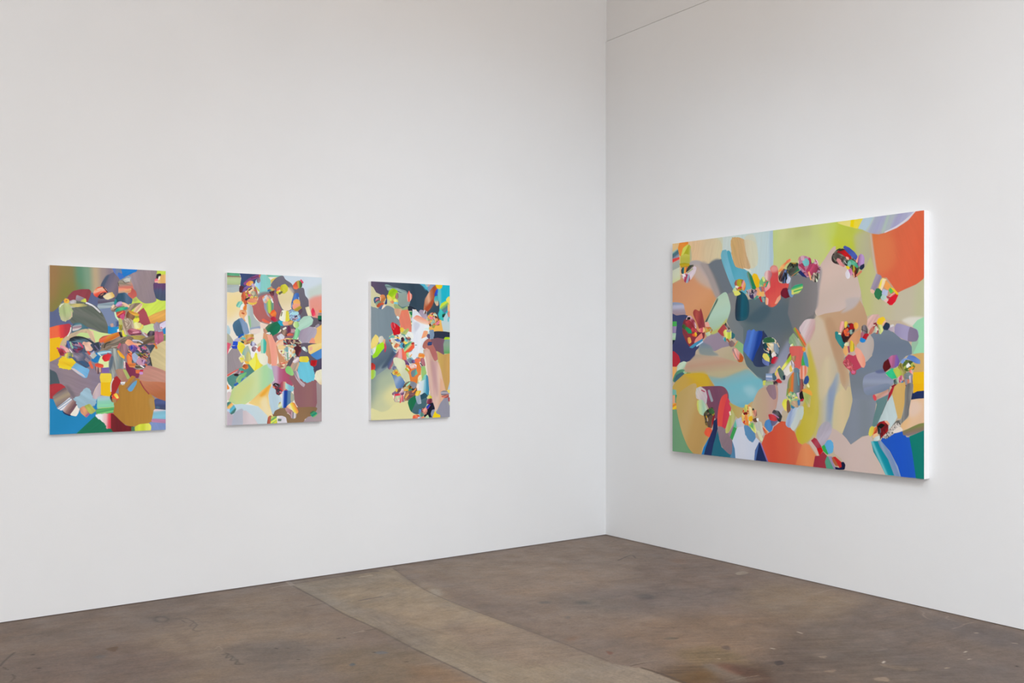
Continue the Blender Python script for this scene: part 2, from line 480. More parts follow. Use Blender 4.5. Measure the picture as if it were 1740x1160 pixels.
# --------------------------------------------------------------- paintings
def painting(label, loc, rotz, W, H, D, strokes, cell, group=None, gain=1.1):
    """origin at the middle of the lower edge, against the wall; local -y faces the room"""
    t = thing('hanging_painting', label, 'painting', loc, rotz, group)
    # stretched canvas: the primed white sides, a rounded box closed at the back
    bm = bmesh.new()
    add_box(bm, (-W / 2, -(D - .0012), 0), (W / 2, -.001, H))
    bmesh.ops.recalc_face_normals(bm, faces=bm.faces)
    ed = [e for e in bm.edges if abs(e.verts[0].co.y - e.verts[1].co.y) > D * .5 or
          (e.verts[0].co.y < -D * .5 and e.verts[1].co.y < -D * .5)]
    bmesh.ops.bevel(bm, geom=ed, offset=.0018, segments=2, affect='EDGES')
    me = bpy.data.meshes.new('canvas_edge'); bm.to_mesh(me); bm.free()
    link('canvas_edge', me, GESSO, t)['label'] = 'white primed canvas side'
    img, hg = paint_canvas(strokes, W * 1000, H * 1000, cell)
    ny, nx = img.shape[:2]
    e = .0008
    xs = np.linspace(-W / 2 + e, W / 2 - e, nx); ys = np.linspace(H - e, e, ny)
    h = _blur(hg.astype(np.float64), .9) * .0012
    me = grid_mesh('painted_front', xs, ys, lambda X, Y: np.stack([X, -D - h, Y], -1),
                   np.minimum(to_linear(img) * gain, .9))
    link('painted_front', me, PAINT, t)['label'] = 'painted front of the canvas'
    return t


W, H, D = .6532, .9778, .0369
painting('small abstract canvas with a large ochre disc and olive upper corner',
         (-4.283 + W / 2, 0, 1.5385 - H / 2), 0, W, H, D, """
p -13 -12 668 -48 669 1023 -13 993;8c8088
p -13 -12 338 -30 338 263 -13 282;98764a 90764a 8c7a48 857a4a 5f8c70 7a9a80 b8a484 9c8c88 857884;g=-13,133,338,119
s -8 140 59 88 141 109 178 168 160 268 59 300 -8 282;7c7c38;f=52.2 op=.75
s -8 -2 41 0 41 172 -8 203;9c7448;f=28.2 op=.7
s -4 278 21 266 46 241 73 201 105 180 216 151 272 144 367 39 377 151 367 313 338 380 244 366 105 343 -4 365;5a6488;b=0.03,0.16,0.99
s 262 240 329 233 367 293 362 354 319 355 291 295;7888a8;f=4.9
s 276 114 305 57 352 22 379 34 379 145 357 182 305 173;49526a 6a6478 7a6e7c 665e74;g=286,87,387,122 b=0.05,-0.32,0.95
s 279 111 300 57 324 39 314 67 293 113;48566e;f=2.9
p 336 -10 391 -8 381 59 352 27;6078b8;b=0.04,0.00,1.00
p 360 -1 396 -3 386 44 362 32;6a7a98;b=0.1,0.00,1.00
s 374 26 400 33 415 57 391 71 379 54;4070c0
p 391 -8 491 -7 478 14 434 37 410 50 398 35;1878c8;b=0.05,-0.84,0.55
p 592 -12 663 -16 663 31 607 29 595 18;c8dc50;b=0.03,-0.84,0.54
s 425 261 449 189 483 167 607 173 663 177 663 245 582 278 533 320 435 332;c8de54;b=0.05,-0.74,0.67
s 454 189 469 168 488 180 474 198;a4b068;f=8.0
s 444 41 483 14 592 0 595 29 582 117 597 174 582 195 528 203 488 177 474 147 454 107;9c8c94 948488 8a7c84;g=432,77,610,137 b=0.06,0.25,0.97
s 386 69 434 41 449 56 386 89;98a8b8;b=0.1,-0.84,0.55
s 580 86 585 77 663 73 663 180 622 181 595 169 582 123;60406a 60406a 4a5270 46526a 445268;g=613,75,613,182 b=0.09,-0.17,0.99
s 606 29 663 23 663 73 605 76;e4bc80 d8a860 e8c088;g=605,52,663,49 b=0.08,0.00,1.00
p 585 60 602 39 617 30 606 75 587 75;b82040 e87888 f0b0a0;st=1 g=594,40,606,75
s 597 42 602 23 620 20 623 30 607 49;282028
p 610 36 621 32 617 54 605 59;f4ecd8
s 376 82 396 64 432 52 447 71 459 107 459 127 430 144 377 146 379 120;8c8c8c 98907c b09080 d87868 e09070 b89880;g=409,57,424,145 b=0.14,0.99,0.14
p 401 66 425 53 444 56 442 79 415 83;d4d4cc a8a8a0;g=434,51,416,84 b=0.15,0.95,0.32
l 403 76 415 84 439 77;282828;w=2.5
l 374 85 379 105;484030;w=3.0
s 427 136 454 115 474 132 481 157 459 177 430 164;bc5850 c86458;g=454,115,454,177 b=0.05,-0.16,0.99
s 410 129 449 117 444 140 420 144;e8a878;b=0.2,-0.92,0.39
s 418 147 430 144 427 162 418 162;a0a0a0
s 360 182 379 150 415 144 439 169 455 181 449 209 415 210 377 204 362 197;284c64 2c5068 56708c 485c80;g=360,184,455,181 b=0.06,0.17,0.99
s 341 192 360 184 379 201 367 214 350 212;108888 209090 103840;g=341,201,379,200 b=0.08,0.17,0.99
s 237 153 244 135 262 118 286 114 305 128 314 145 291 149 272 164 262 177 244 168;d85038 f08858 e8a088 d85038 b84038;g=262,118,280,170 b=0.25,-0.84,0.55
l 258 130 286 121;f4c0b0;w=5.8
l 291 116 314 143;281c18;w=4.9
s 260 175 277 154 305 147 291 184 272 182;383040;b=0.2,1.00,-0.03
l 265 175 286 184;181820;w=3.4
l 277 164 291 154;e09060;w=3.9
s 290 169 314 153 338 143 353 162 350 172 319 188 307 188;e8dcb0 f0dca8 e0b860;j=1.5 g=296,183,349,155 b=0.06,-0.84,0.54
s 263 187 291 184 319 190 355 172 353 197 310 213 263 217;5c5468 686478 5c5468 747088;g=306,178,309,214 b=0.1,-0.99,0.12
s 263 217 310 208 350 200 345 233 300 240 267 245 260 230;a0b4bc 8498a4 a8b8c0 90a4b0;g=299,201,299,244 b=0.08,-0.98,0.18
s 93 195 105 170 128 145 169 134 211 132 223 146 216 171 202 207 151 211;8c4050 903c48 8c3c44;g=93,170,223,166 b=0.05,-0.32,0.95
s 146 169 188 187 181 217 169 222 139 209;a8a0a8 948490 704868;g=153,166,172,221 b=0.12,0.94,0.34
s 171 198 192 187 196 207 183 222 165 220;b4bc58 d0d850;g=165,207,196,206
s 103 215 123 199 178 207 225 216 262 240 291 280 315 340 319 388 291 390 244 366 197 352 142 343 109 319 105 259;686c64 5e665c 6c7068 5c645c 62685e;g=232,219,185,359 b=0.07,0.81,0.59
s 101 220 105 207 128 197 141 204 137 239 109 239;a8a4a8 c8c4c8 a8a890;g=103,211,141,225 b=0.15,0.48,0.88
s 105 220 151 218 206 217 197 232 141 238 109 234;a0a070 c8b870 8c8c60;g=105,228,206,225 b=0.12,1.00,0.07
l 197 212 225 224 253 245 272 265;dcdce0;w=10.7 b=0.2,0.75,0.66
l 188 217 225 231 253 255 286 287;585c50;w=4.9
l 202 219 220 229;807880;w=4.8
s 53 231 73 216 96 212 109 234 123 259 119 294 105 309 82 322 64 315 55 290 50 261;b4bc84 a8b880 b8b890;j=2.8 g=84,213,84,322 b=0.1,0.16,0.99
l 55 241 59 231 73 221;ecece0;w=3.8
l 116 264 119 289 105 306;d0b8a0;w=4.8
s 77 203 84 191 98 194 104 205 98 215 82 214;f0a838 f4c040;g=77,204,104,203
l 87 204 93 200;a04828;w=3.3
s -8 365 41 349 105 337 112 353 107 383 98 410 78 418 68 421 14 436 -8 436;f86038 f86840 f86840 d83c40 b83440 b03848;g=-8,392,112,390 b=0.04,0.98,0.18
p -8 439 28 427 73 418 55 473 44 507 -8 566;f8b810 f8c008;g=30,419,30,566
s 119 358 132 333 165 330 197 352 206 359 188 377 160 387 123 393;406070 4c7880 406878;g=119,362,206,360 b=0.08,0.94,0.35
s 123 353 137 343 167 337 170 357 151 370 125 380;7898a8 a8a4a8 987888 c4b0b0 d8d0d0 8c98a0;g=143,342,149,376
s 206 367 272 383 319 390 338 395 315 415 263 456 244 446;cce094;f=1.5
s 503 357 533 336 578 327 588 355 568 387 528 393;c8e090;f=1.5
s 55 468 73 423 114 393 178 367 216 371 225 416 160 417 105 438 87 472;c8b48c b8a488 d0b890;g=55,419,225,418 b=0.1,-0.61,0.79
s 142 407 165 387 216 391 220 416 160 417;c0d890
p 197 372 234 376 253 466 239 461;d8b898;b=0.15,0.32,0.95
l 114 358 109 383 96 408;f0ece4;w=5.7
s 267 446 272 421 291 406 329 398 377 379 386 397 367 412 319 420 291 441;a84838 d86848 d85c38 a83828;g=311,393,333,434 b=0.1,-0.85,0.53
s 293 441 315 410 367 384 386 402 338 430 305 450;d8a030 d87828 c86828 e0a040;g=325,404,340,431 b=0.08,-0.87,0.50
s 398 371 415 363 427 368 427 401 413 407 400 402;e8d83c e8dc40 d8dc48 90c050 4ca050;g=398,386,427,385
l 384 382 394 409;1c1c1c;w=12.9
l 386 382 391 394;584838;w=4.0
s 530 305 543 289 582 267 663 232 663 299 603 321 563 325 535 318;d8a050 e0a854 d89848;g=585,234,585,324 b=0.05,-0.89,0.45
p 486 260 520 230 538 258 563 327 533 337 498 336 483 301;a84850 a84c58 a04450;g=517,230,517,337
s 464 255 474 234 496 208 515 207 506 233 486 259;e8c8a8 d8b090 f0d8b0;g=481,225,500,241 b=0.1,-0.55,0.84
s 403 302 408 262 425 230 459 208 505 203 474 229 449 250 430 292 415 307;847060 a49480 786858 988870;g=419,241,469,270 b=0.15,-0.48,0.88
s 420 282 430 256 454 260 471 286 459 306 430 307;784c38 98704c 805840;g=422,275,469,292 b=0.12,0.49,0.87
s 435 248 459 255 494 270 491 280 464 278 439 261;e09c38 f0b848;g=434,248,490,281 b=0.15,0.94,0.34
p 471 280 491 280 496 295 474 296;a0a030
s 464 301 493 294 494 311 481 319 466 311;f0e040
s 457 337 476 319 503 326 518 341 516 357 479 365 459 358;e8dc98 f0e8a0 c8c478;j=2.5 g=457,344,518,343 b=0.15,0.49,0.87
l 484 362 503 359 516 336;e8d060;w=10.1
s 406 307 435 297 459 311 464 352 449 394 415 394 401 353;a89078 c0ac98 988070 b8a894;g=401,345,464,344 b=0.2,0.33,0.94
l 410 312 435 332 415 353 440 363;806858;w=2.5
l 427 297 444 322 435 343;c4b8a4;w=4.0
s 333 238 353 222 386 211 415 215 439 230 415 241 367 257 341 258;907868 c0a890 786458;g=378,213,384,254 b=0.2,-0.92,0.38
l 341 233 350 222;f0d0b0;w=12.8
l 386 206 410 210 435 225;e8c0a0;w=13.9
s 360 222 374 201 393 198 396 216 377 227;b898c8 c8a8d0 c060a8;g=374,202,385,223
s 367 240 396 231 430 230 425 243 386 257 360 259;209890 48b878 208880;g=368,234,422,253 b=0.15,-0.98,0.21
l 353 248 377 232 410 226;303020;w=3.5
s 367 263 406 251 415 261 410 292 396 308 379 295 365 283;d05840 b83848 c84860;g=371,258,407,296 b=0.3,-0.84,0.53
l 367 283 401 257;e88040;w=6.9
s 386 282 406 272 410 292 391 303;c85080
l 357 263 365 293 386 313;c8e8c0;w=9.9
s 377 298 396 303 401 338 396 379 374 374 379 338;c8c878 a8b068;g=387,298,387,379 b=0.15,0.17,0.99
p 379 336 398 338 396 369 379 369;403830 d8c830 484028 c8b830 403828;st=1 g=377,351,398,355
s 331 337 357 319 374 318 374 344 338 357;485c90 788cb0 405080;g=331,335,374,334 b=0.2,-0.85,0.53
s 331 334 345 329 348 344 336 352;c8a090
s 319 345 338 354 374 349 372 379 329 390 319 388;1880c0 2090c8;g=319,368,374,367
p 369 364 379 361 382 379 369 379;e8f0f0
s 580 340 598 315 618 329 633 376 603 376 585 361;a898a8 988c9c a0a0ac;g=580,350,633,349 b=0.1,0.33,0.94
s 618 329 663 302 663 333 633 357 620 350;d4c8e0 e0d8ec;g=631,320,647,348 b=0.05,-0.85,0.52
p 635 357 663 344 663 391 635 386;2080c0
p 635 389 663 388 663 464 635 454;708850 889860;g=635,424,663,423
l 635 394 663 390;f0c860;w=3.1
s 588 376 633 373 640 412 628 469 613 482 593 454 580 423;a85870 b86478 a85870 c46070;j=2.0 g=611,373,611,482 b=0.1,0.09,1.00
l 595 444 613 469;d08898;w=7.1
l 623 347 630 352;d87080;w=6.1
l 608 373 628 370;90b8d8;w=5.1
s 427 371 454 358 498 367 508 393 474 398 440 394;a04860 c87888 a05070;g=427,381,508,379 b=0.25,0.99,0.17
l 459 383 493 378;e0a0b0;w=6.0
l 449 396 508 388;381820;w=5.0
s 440 404 508 398 533 408 498 429 454 419;c0a838 a89850 a08848;g=440,412,533,411 b=0.15,1.00,0.08
s 543 392 558 371 583 374 583 397 553 408;403840 685868 302830;g=549,380,582,399 b=0.3,0.86,0.51
l 518 382 548 413;d8d0d0;w=11.1 b=0.3,0.76,0.65
l 528 385 543 397;c06880;w=5.1
s 484 439 523 418 583 397 583 444 568 470 523 470 489 460;605040 807058 584838 787050 504838;g=521,416,555,477 b=0.2,-0.85,0.52
s 91 457 105 428 132 412 178 412 225 431 253 461 263 496 239 497 206 462 151 452 105 462;202830 506878 384c5c 607888 283038;g=169,405,187,511 b=0.15,0.93,0.36
l 109 423 142 410 188 417 234 446;282420;w=4.8
s 105 445 151 432 206 442 239 471 206 467 151 447;587888 4c6878;g=176,432,176,472 b=0.1,0.93,0.36
s 272 476 300 446 367 420 435 404 464 419 430 440 415 470 430 506 272 507;807060 988878 786858 a09484 706454 908474;g=353,413,411,518 b=0.2,-0.85,0.53
l 296 476 305 451 329 441;484030;w=6.9
l 310 461 367 445 415 414;686058;w=5.9
l 367 491 391 445 415 430;605850;w=5.0
l 338 471 377 461;b0a898;w=5.9
s 415 445 430 424 449 429 464 445 503 449 508 465 484 480 459 465 430 460;e8a880 e09070 f0b090;g=415,452,508,451 b=0.12,0.94,0.35
l 459 429 493 431 516 444;b8bcc8;w=8.0 b=0.2,0.98,0.17
s 489 460 528 454 578 470 583 495 513 491;384458 485070 303850;g=489,474,583,474 b=0.15,0.94,0.35
l 538 454 578 470;e0c0a0;w=5.1
s 459 456 484 476 573 439 583 491 563 574 523 600 435 574 425 502;485064 8c7888 384058 c08888 584858 d07858 6870a0 707838 403840;m=41.6
s 82 448 142 443 216 452 272 442 272 492 206 503 142 503 96 483;485468 8c7890 485870 a05868 38406c c8a898 5c6884;m=39.7
s 558 527 568 481 593 460 663 439 664 637 613 616 573 584;c8b888 ccbc8c d0c090;g=558,535,663,535 b=0.04,0.86,0.51
l 585 450 598 476;d07830;w=12.2
l 558 502 583 460;404850;w=12.2
p -8 748 244 824 253 875 244 889 142 976 137 1000 -8 994;1880b8 1480b4 1a84bc;g=-13,755,195,951
p 244 774 263 769 263 825 253 844 239 824;1478b8
p 142 978 179 942 244 879 272 901 339 949 358 1000 137 995;107050;b=0.05,-0.76,0.65
s -4 582 5 552 32 542 96 562 216 563 282 598 282 674 263 704 225 763 169 737 128 771 96 751 59 691 50 671 1 680;887c88 908088 8c7c88 84788a;g=-4,654,282,658 b=0.05,0.93,0.38
s -8 606 14 607 35 621 46 651 53 685 32 690 -8 704;485860;f=2.4
s 82 691 105 706 132 751 137 781 114 751;6c646c;f=8.6
p -8 425 55 414 50 483 55 528 28 545 -8 562;f8b808
s 46 572 50 547 68 528 91 523 123 542 137 562 135 582 105 603 78 597 55 592;e8c428 f0c820 e0b818 e8c828;j=3.3 g=95,523,83,599 b=0.1,0.89,0.45
s 116 597 142 565 179 582 213 603 199 650 183 650 146 622;70a8c8 78b4dc 6cacd8;g=124,582,208,635 b=0.05,0.85,0.53
s 116 597 132 597 179 632 192 650 151 627;d8c4c4 c8c8d0;g=116,597,195,646
s 123 538 160 528 206 563 211 583 197 593 151 567;405878 505c78 404c68;g=142,520,199,593 b=0.2,0.74,0.67
s 151 552 169 548 216 578 202 590;38587c
l 216 560 230 593;e06848;w=14.5 b=0.1,0.16,0.99
s 225 548 253 502 272 528 277 543 263 558 244 562;1878b8;b=0.05,1.00,0.00
p 216 520 239 500 256 520 234 542;c8c8c8 b8bcb0 b0b4a8;g=216,520,256,520
l 216 518 239 497;b0b0d0;w=6.8
s 258 502 291 492 338 490 367 497 348 512 291 517 267 522;90b8cc 6098b0 a8c8d4 5888a8 b0c8d0;g=306,489,311,519 b=0.2,-1.00,0.10
l 263 507 277 522;c8e0f0;w=5.9
s 265 563 277 528 315 517 334 533 339 588 291 593;d8e8a8 dce8a4;g=265,554,338,554
s 286 538 291 520 315 513 338 517 329 548 300 555;c02028 d82830 d03848;j=1.5 g=286,532,338,532 b=0.08,-0.98,0.18
l 315 507 338 515;a04858;w=6.9
s 279 596 329 592 335 624 282 623;6858a0 7860a0 8868a8;g=306,592,306,624 b=0.08,1.00,0.04
s 246 573 263 568 289 575 289 591 263 593 249 583;d84830 e05840;g=246,580,289,580 b=0.1,0.98,0.19
p 265 593 281 591 282 621 267 618;a88878 e0c0a0 a07060;st=1 g=265,606,282,606
s 246 588 265 593 267 628 258 626 249 608;705050 a08888 584048;g=246,608,267,609 b=0.3,0.16,0.99
s 324 603 322 558 338 517 334 497 315 487 353 477 386 502 406 538 411 599 367 604 353 644 334 674;708088 889494 787c7c a0a49c 808c8c 6c8080 90a0a0;g=309,554,414,564 b=0.18,0.13,0.99
s 329 548 338 522 348 538 334 604 324 598;586878;f=3.9
s 415 558 459 594 499 620 489 656 445 650 425 619;782848 803050;g=416,616,499,617
l 411 558 410 594;e8e4e0;w=8.0 j=1.0
l 408 561 410 599;d86050;w=2.5
s 377 482 386 456 420 451 430 502 406 522 386 502;907078 b08088 806870;g=377,481,432,491 b=0.2,0.08,1.00
s 370 494 379 492 411 527 408 540 386 525;f0a828;b=0.08,0.69,0.73
l 374 474 386 451;c05868;w=12.9
s 423 527 430 512 449 502 459 522 450 558 430 573;e06838 e08048 c85838;g=423,533,459,533 b=0.25,0.17,0.99
s 454 517 469 504 491 527 484 548 474 563 459 548;a0b0d0 98a8cc;g=454,535,491,535 b=0.05,0.63,0.78
p 430 543 450 548 454 568 432 568;e88848
s 432 568 474 569 473 592 440 589;d87838 b86430 e09050;g=455,568,455,592 b=0.15,0.98,0.19
s 481 553 498 535 533 548 533 574 503 584 484 569;c898a8 b888a0 d0a0a0;g=481,560,533,561 b=0.1,0.48,0.88
p 508 548 531 546 536 571 516 571;704878 b898c0 684070;st=1 g=507,553,538,565
s 474 579 503 579 523 594 499 605 474 592;a09880 484030 c8c0a8;g=495,579,495,605 b=0.15,0.93,0.36
l 503 582 523 594;f0f0f0;w=7.1
l 558 533 568 582;303030;w=8.1
l 533 574 543 587;c86038;w=11.1
s 435 466 459 456 484 471 469 497 445 497;604888 8868a0 503878;g=436,464,475,487 b=0.3,0.48,0.88
s 445 471 454 461 459 476 449 487;2838a0
l 474 461 498 476;c07090;w=9.0
l 489 481 506 497;e0a0b0;w=11.1
l 513 471 533 481;d06890;w=12.1
l 498 502 513 517;687830;w=9.1
l 508 517 533 507;a08838;w=6.1
l 518 522 543 533;d07050;w=6.1
l 523 497 548 507;583c48;w=9.1
l 543 476 555 502;908890;w=10.1
l 494 517 508 533;303828;w=6.0
l 533 517 548 527;c8c058;w=4.1
l 503 491 528 491;383850;w=4.0
l 471 499 491 507;6878a0;w=7.0
l 538 538 553 553;706870;w=10.1
l 435 492 452 502;e8a878;w=7.0
l 430 507 449 527;c84830;w=7.0
l 486 538 496 527;e8b8b8;w=4.0
l 41 478 59 488 87 503;c04860;w=11.4
l 59 468 91 483;e890a0;w=14.2
s 44 488 68 483 80 518 59 520;b83850 902838 c85060;g=52,483,73,522 b=0.2,0.74,0.67
p 68 468 96 478 109 498 87 503;e8a0a0 f0b8a8;g=68,487,109,487
s 80 518 96 505 119 508 123 528 105 538 87 533;a8a860 c8b850 809070 d8c850;g=80,517,123,526 b=0.3,-0.16,0.99
l 105 483 119 503;e8e8e0;w=4.8
s 132 508 160 498 197 518 183 548 151 552 128 528;686474 807888 585c70;g=132,509,186,542 b=0.3,0.85,0.53
s 123 483 151 473 178 483 169 503 132 503;484060 803858 384860;g=123,489,178,489 b=0.35,0.93,0.36
l 137 458 169 463;a08098;w=12.5
l 151 488 178 478;781c30;w=6.7
l 123 468 146 478;506890;w=9.6
l 96 438 105 473;4868a8;w=11.4
l 109 443 123 478;90c0a0;w=9.5
l 160 448 178 473;c04868;w=9.6
l 183 448 206 462;e0a890;w=19.3 b=0.15,0.75,0.67
s 185 448 216 442 239 467 225 492 197 493;e0b098 f0c8b0 e8b8a0;g=187,446,231,485 b=0.1,0.68,0.73
l 206 498 216 513;d84838;w=11.6
l 178 503 202 528;50607c;w=11.6
s 220 457 267 442 272 482 244 492;404c68 384050 505870;g=220,469,272,468 b=0.3,0.16,0.99
l 244 462 263 487;686080;w=7.8
l 197 523 216 543;686880;w=12.6
l 105 528 137 538;586080;w=8.6
s -8 694 23 685 59 686 84 706 59 735 19 769 -8 761;a83038 b03038;g=-8,719,84,720 b=0.05,-0.85,0.52
s 17 759 41 735 82 706 110 751 105 781 59 839 37 813;705c60 8c8078 a09078 8c7c74 706470 b0a8b8;g=44,729,91,820 b=0.04,-0.80,0.59
s 39 823 73 795 105 766 119 781 68 839;e0e0ec 8898a8 f0f0f4 98a8c0 f0f0f0 b8c0d8;g=74,792,93,817
s 71 837 87 815 119 781 142 794 146 811 114 865 91 860;d8c0b8 b09490 8c6c68 705058 6c4c58;g=86,808,132,838 b=0.04,-0.62,0.78
s 110 865 128 841 146 811 160 832 153 856 142 874;f0e4d4 ece0d8;g=110,846,160,847 b=0.03,-0.62,0.78
s 68 841 87 857 114 868 105 872 78 859;182850
s 128 771 165 757 172 732 197 713 216 718 225 753 253 774 244 814 221 818 160 827 142 791;9cbccc 94b4c4;j=3.9 g=193,713,193,828 b=0.06,0.84,0.54
s 162 832 179 820 197 820 216 858 197 883 169 857;c88868 d89870 b08060;g=162,834,216,857 b=0.08,0.47,0.88
s 188 818 216 807 248 847 225 864 216 861;a0a850 b4bc58 a8b060;g=187,819,243,855 b=0.05,0.61,0.79
l 197 875 211 863;b06090;w=11.6
s 232 769 244 724 267 684 291 689 291 724 272 759 253 777;b8a0a8 c8b4b8 c0acb4 b09ca4;g=232,732,291,733 b=0.03,-0.32,0.95
l 234 753 249 714 268 686;e0c8b0;w=2.9
s 279 628 333 629 336 659 331 680 279 679 274 648;f0d040 f0cc38;g=305,629,305,679 b=0.05,1.00,0.05
p 277 679 331 680 336 715 339 766 315 766 277 754;f8bc08
s 260 769 277 760 329 766 348 786 351 827 315 834 258 832;a8b8c8 a0c8c8 88c8b0 88d0a8 88c8a4;g=302,759,308,834 b=0.04,1.00,0.06
s 254 839 305 832 351 830 352 858 315 867 263 870 253 857;50a060 58b068 48a060 80c878 50a060;g=296,833,302,869 b=0.08,-1.00,0.06
l 263 831 315 831 348 827;b8d868;w=2.9
s 251 870 272 868 348 868 353 908 339 954 310 953 301 927 272 901 253 885;f0f0f0 ece8e8 e8c0c0 d84050 c02030;j=2.5 g=251,902,353,905 b=0.02,0.00,1.00
s 336 959 336 867 358 878 416 941 460 948 469 985 387 1001 353 980;701c20 681820 701820 602020;g=336,943,469,948 b=0.1,0.03,1.00
p 450 950 474 951 479 995 450 994;486850 508058;g=450,972,479,973
s 336 756 336 695 348 659 367 644 391 675 372 716 353 756 341 776;a02828 a82020;g=336,709,391,710
l 334 735 335 690 348 659;d8d8c8;w=6.9
s 353 827 351 802 377 746 377 706 396 691 435 676 459 666 494 661 513 703 583 782 591 855 573 916 524 940 465 948 416 936 367 889 348 863;a87830 ac7c30 b08034 b48438;g=348,798,591,804 b=0.03,0.00,1.00
s 553 802 558 781 583 782 591 855 578 865 563 843;b08c50;f=5.1
s 360 611 377 603 416 604 440 650 425 676 401 680 377 650;a08068 b08470 a87868 987060;g=360,639,440,640 b=0.08,0.40,0.92
s 401 605 420 609 441 650 428 663;b0b868 a4b468;g=401,632,441,632
p 387 680 416 678 411 696 396 698;f0f0e8
l 396 691 411 693;202020;w=2.5
s 406 711 435 666 454 643 474 651 469 676 430 722;c08830 b87c30 b08038 8c7060 907058;g=433,668,458,690 b=0.05,-0.63,0.78
s 429 722 459 686 481 671 479 692 455 733 440 735;68a0cc 60a0c8;g=429,706,481,707 b=0.05,-0.56,0.83
s 331 761 339 753 353 776 353 797 339 796 330 776;201c1c 705040;g=331,758,352,797 b=0.2,0.16,0.99
l 339 761 343 771;e8e0d8;w=3.9
s 341 756 367 746 382 772 358 802 343 786;d04020 e85030 a05840;g=351,752,367,798 b=0.2,0.47,0.88
s 351 756 365 746 377 772 367 777;f0c840 f0e070;g=354,752,376,773
s 346 776 363 787 358 802 343 796;a88050
s 496 646 503 620 528 595 553 582 664 627 664 700 583 688 513 677 499 666;b88078 bc8878 c08c7c bc8474;g=536,588,585,728 b=0.06,0.93,0.36
s 499 669 533 677 664 697 664 815 623 793 553 750 518 708;c08060 b87050 b06840 a86848;g=566,657,595,826 b=0.05,0.85,0.53
l 501 677 523 718 553 755;984040;w=7.1 f=2.0
p 474 607 499 606 499 630 476 628;e07040
l 503 612 516 612;c83048;w=11.1
l 501 628 513 628;c890d0;w=15.1
s 586 792 603 785 664 807 664 856 593 849;485080 4c5888 404870 485068;g=622,785,622,854 b=0.06,0.98,0.20
l 598 837 613 840;486880;w=13.3 f=3.1
s 583 854 593 849 664 858 664 914 573 911;f0c8cc 80b8cc 84c0d4 78b4cc;g=613,848,619,917
s 568 916 578 906 664 914 664 939 573 927;b080a8 b880a0 b080a8;g=609,907,609,937 b=0.05,0.99,0.13
p 561 926 664 939 664 993 553 993;8094c4 7890c0;g=553,961,664,965 b=0.03,0.48,0.88
s 472 951 499 937 553 934 564 952 561 981 474 980;c8d040 d4dc40 c8d038 dce058 e0e060;g=472,954,564,957 b=0.03,0.00,1.00
""", 1.9, 'small upright abstract canvases on the left wall')
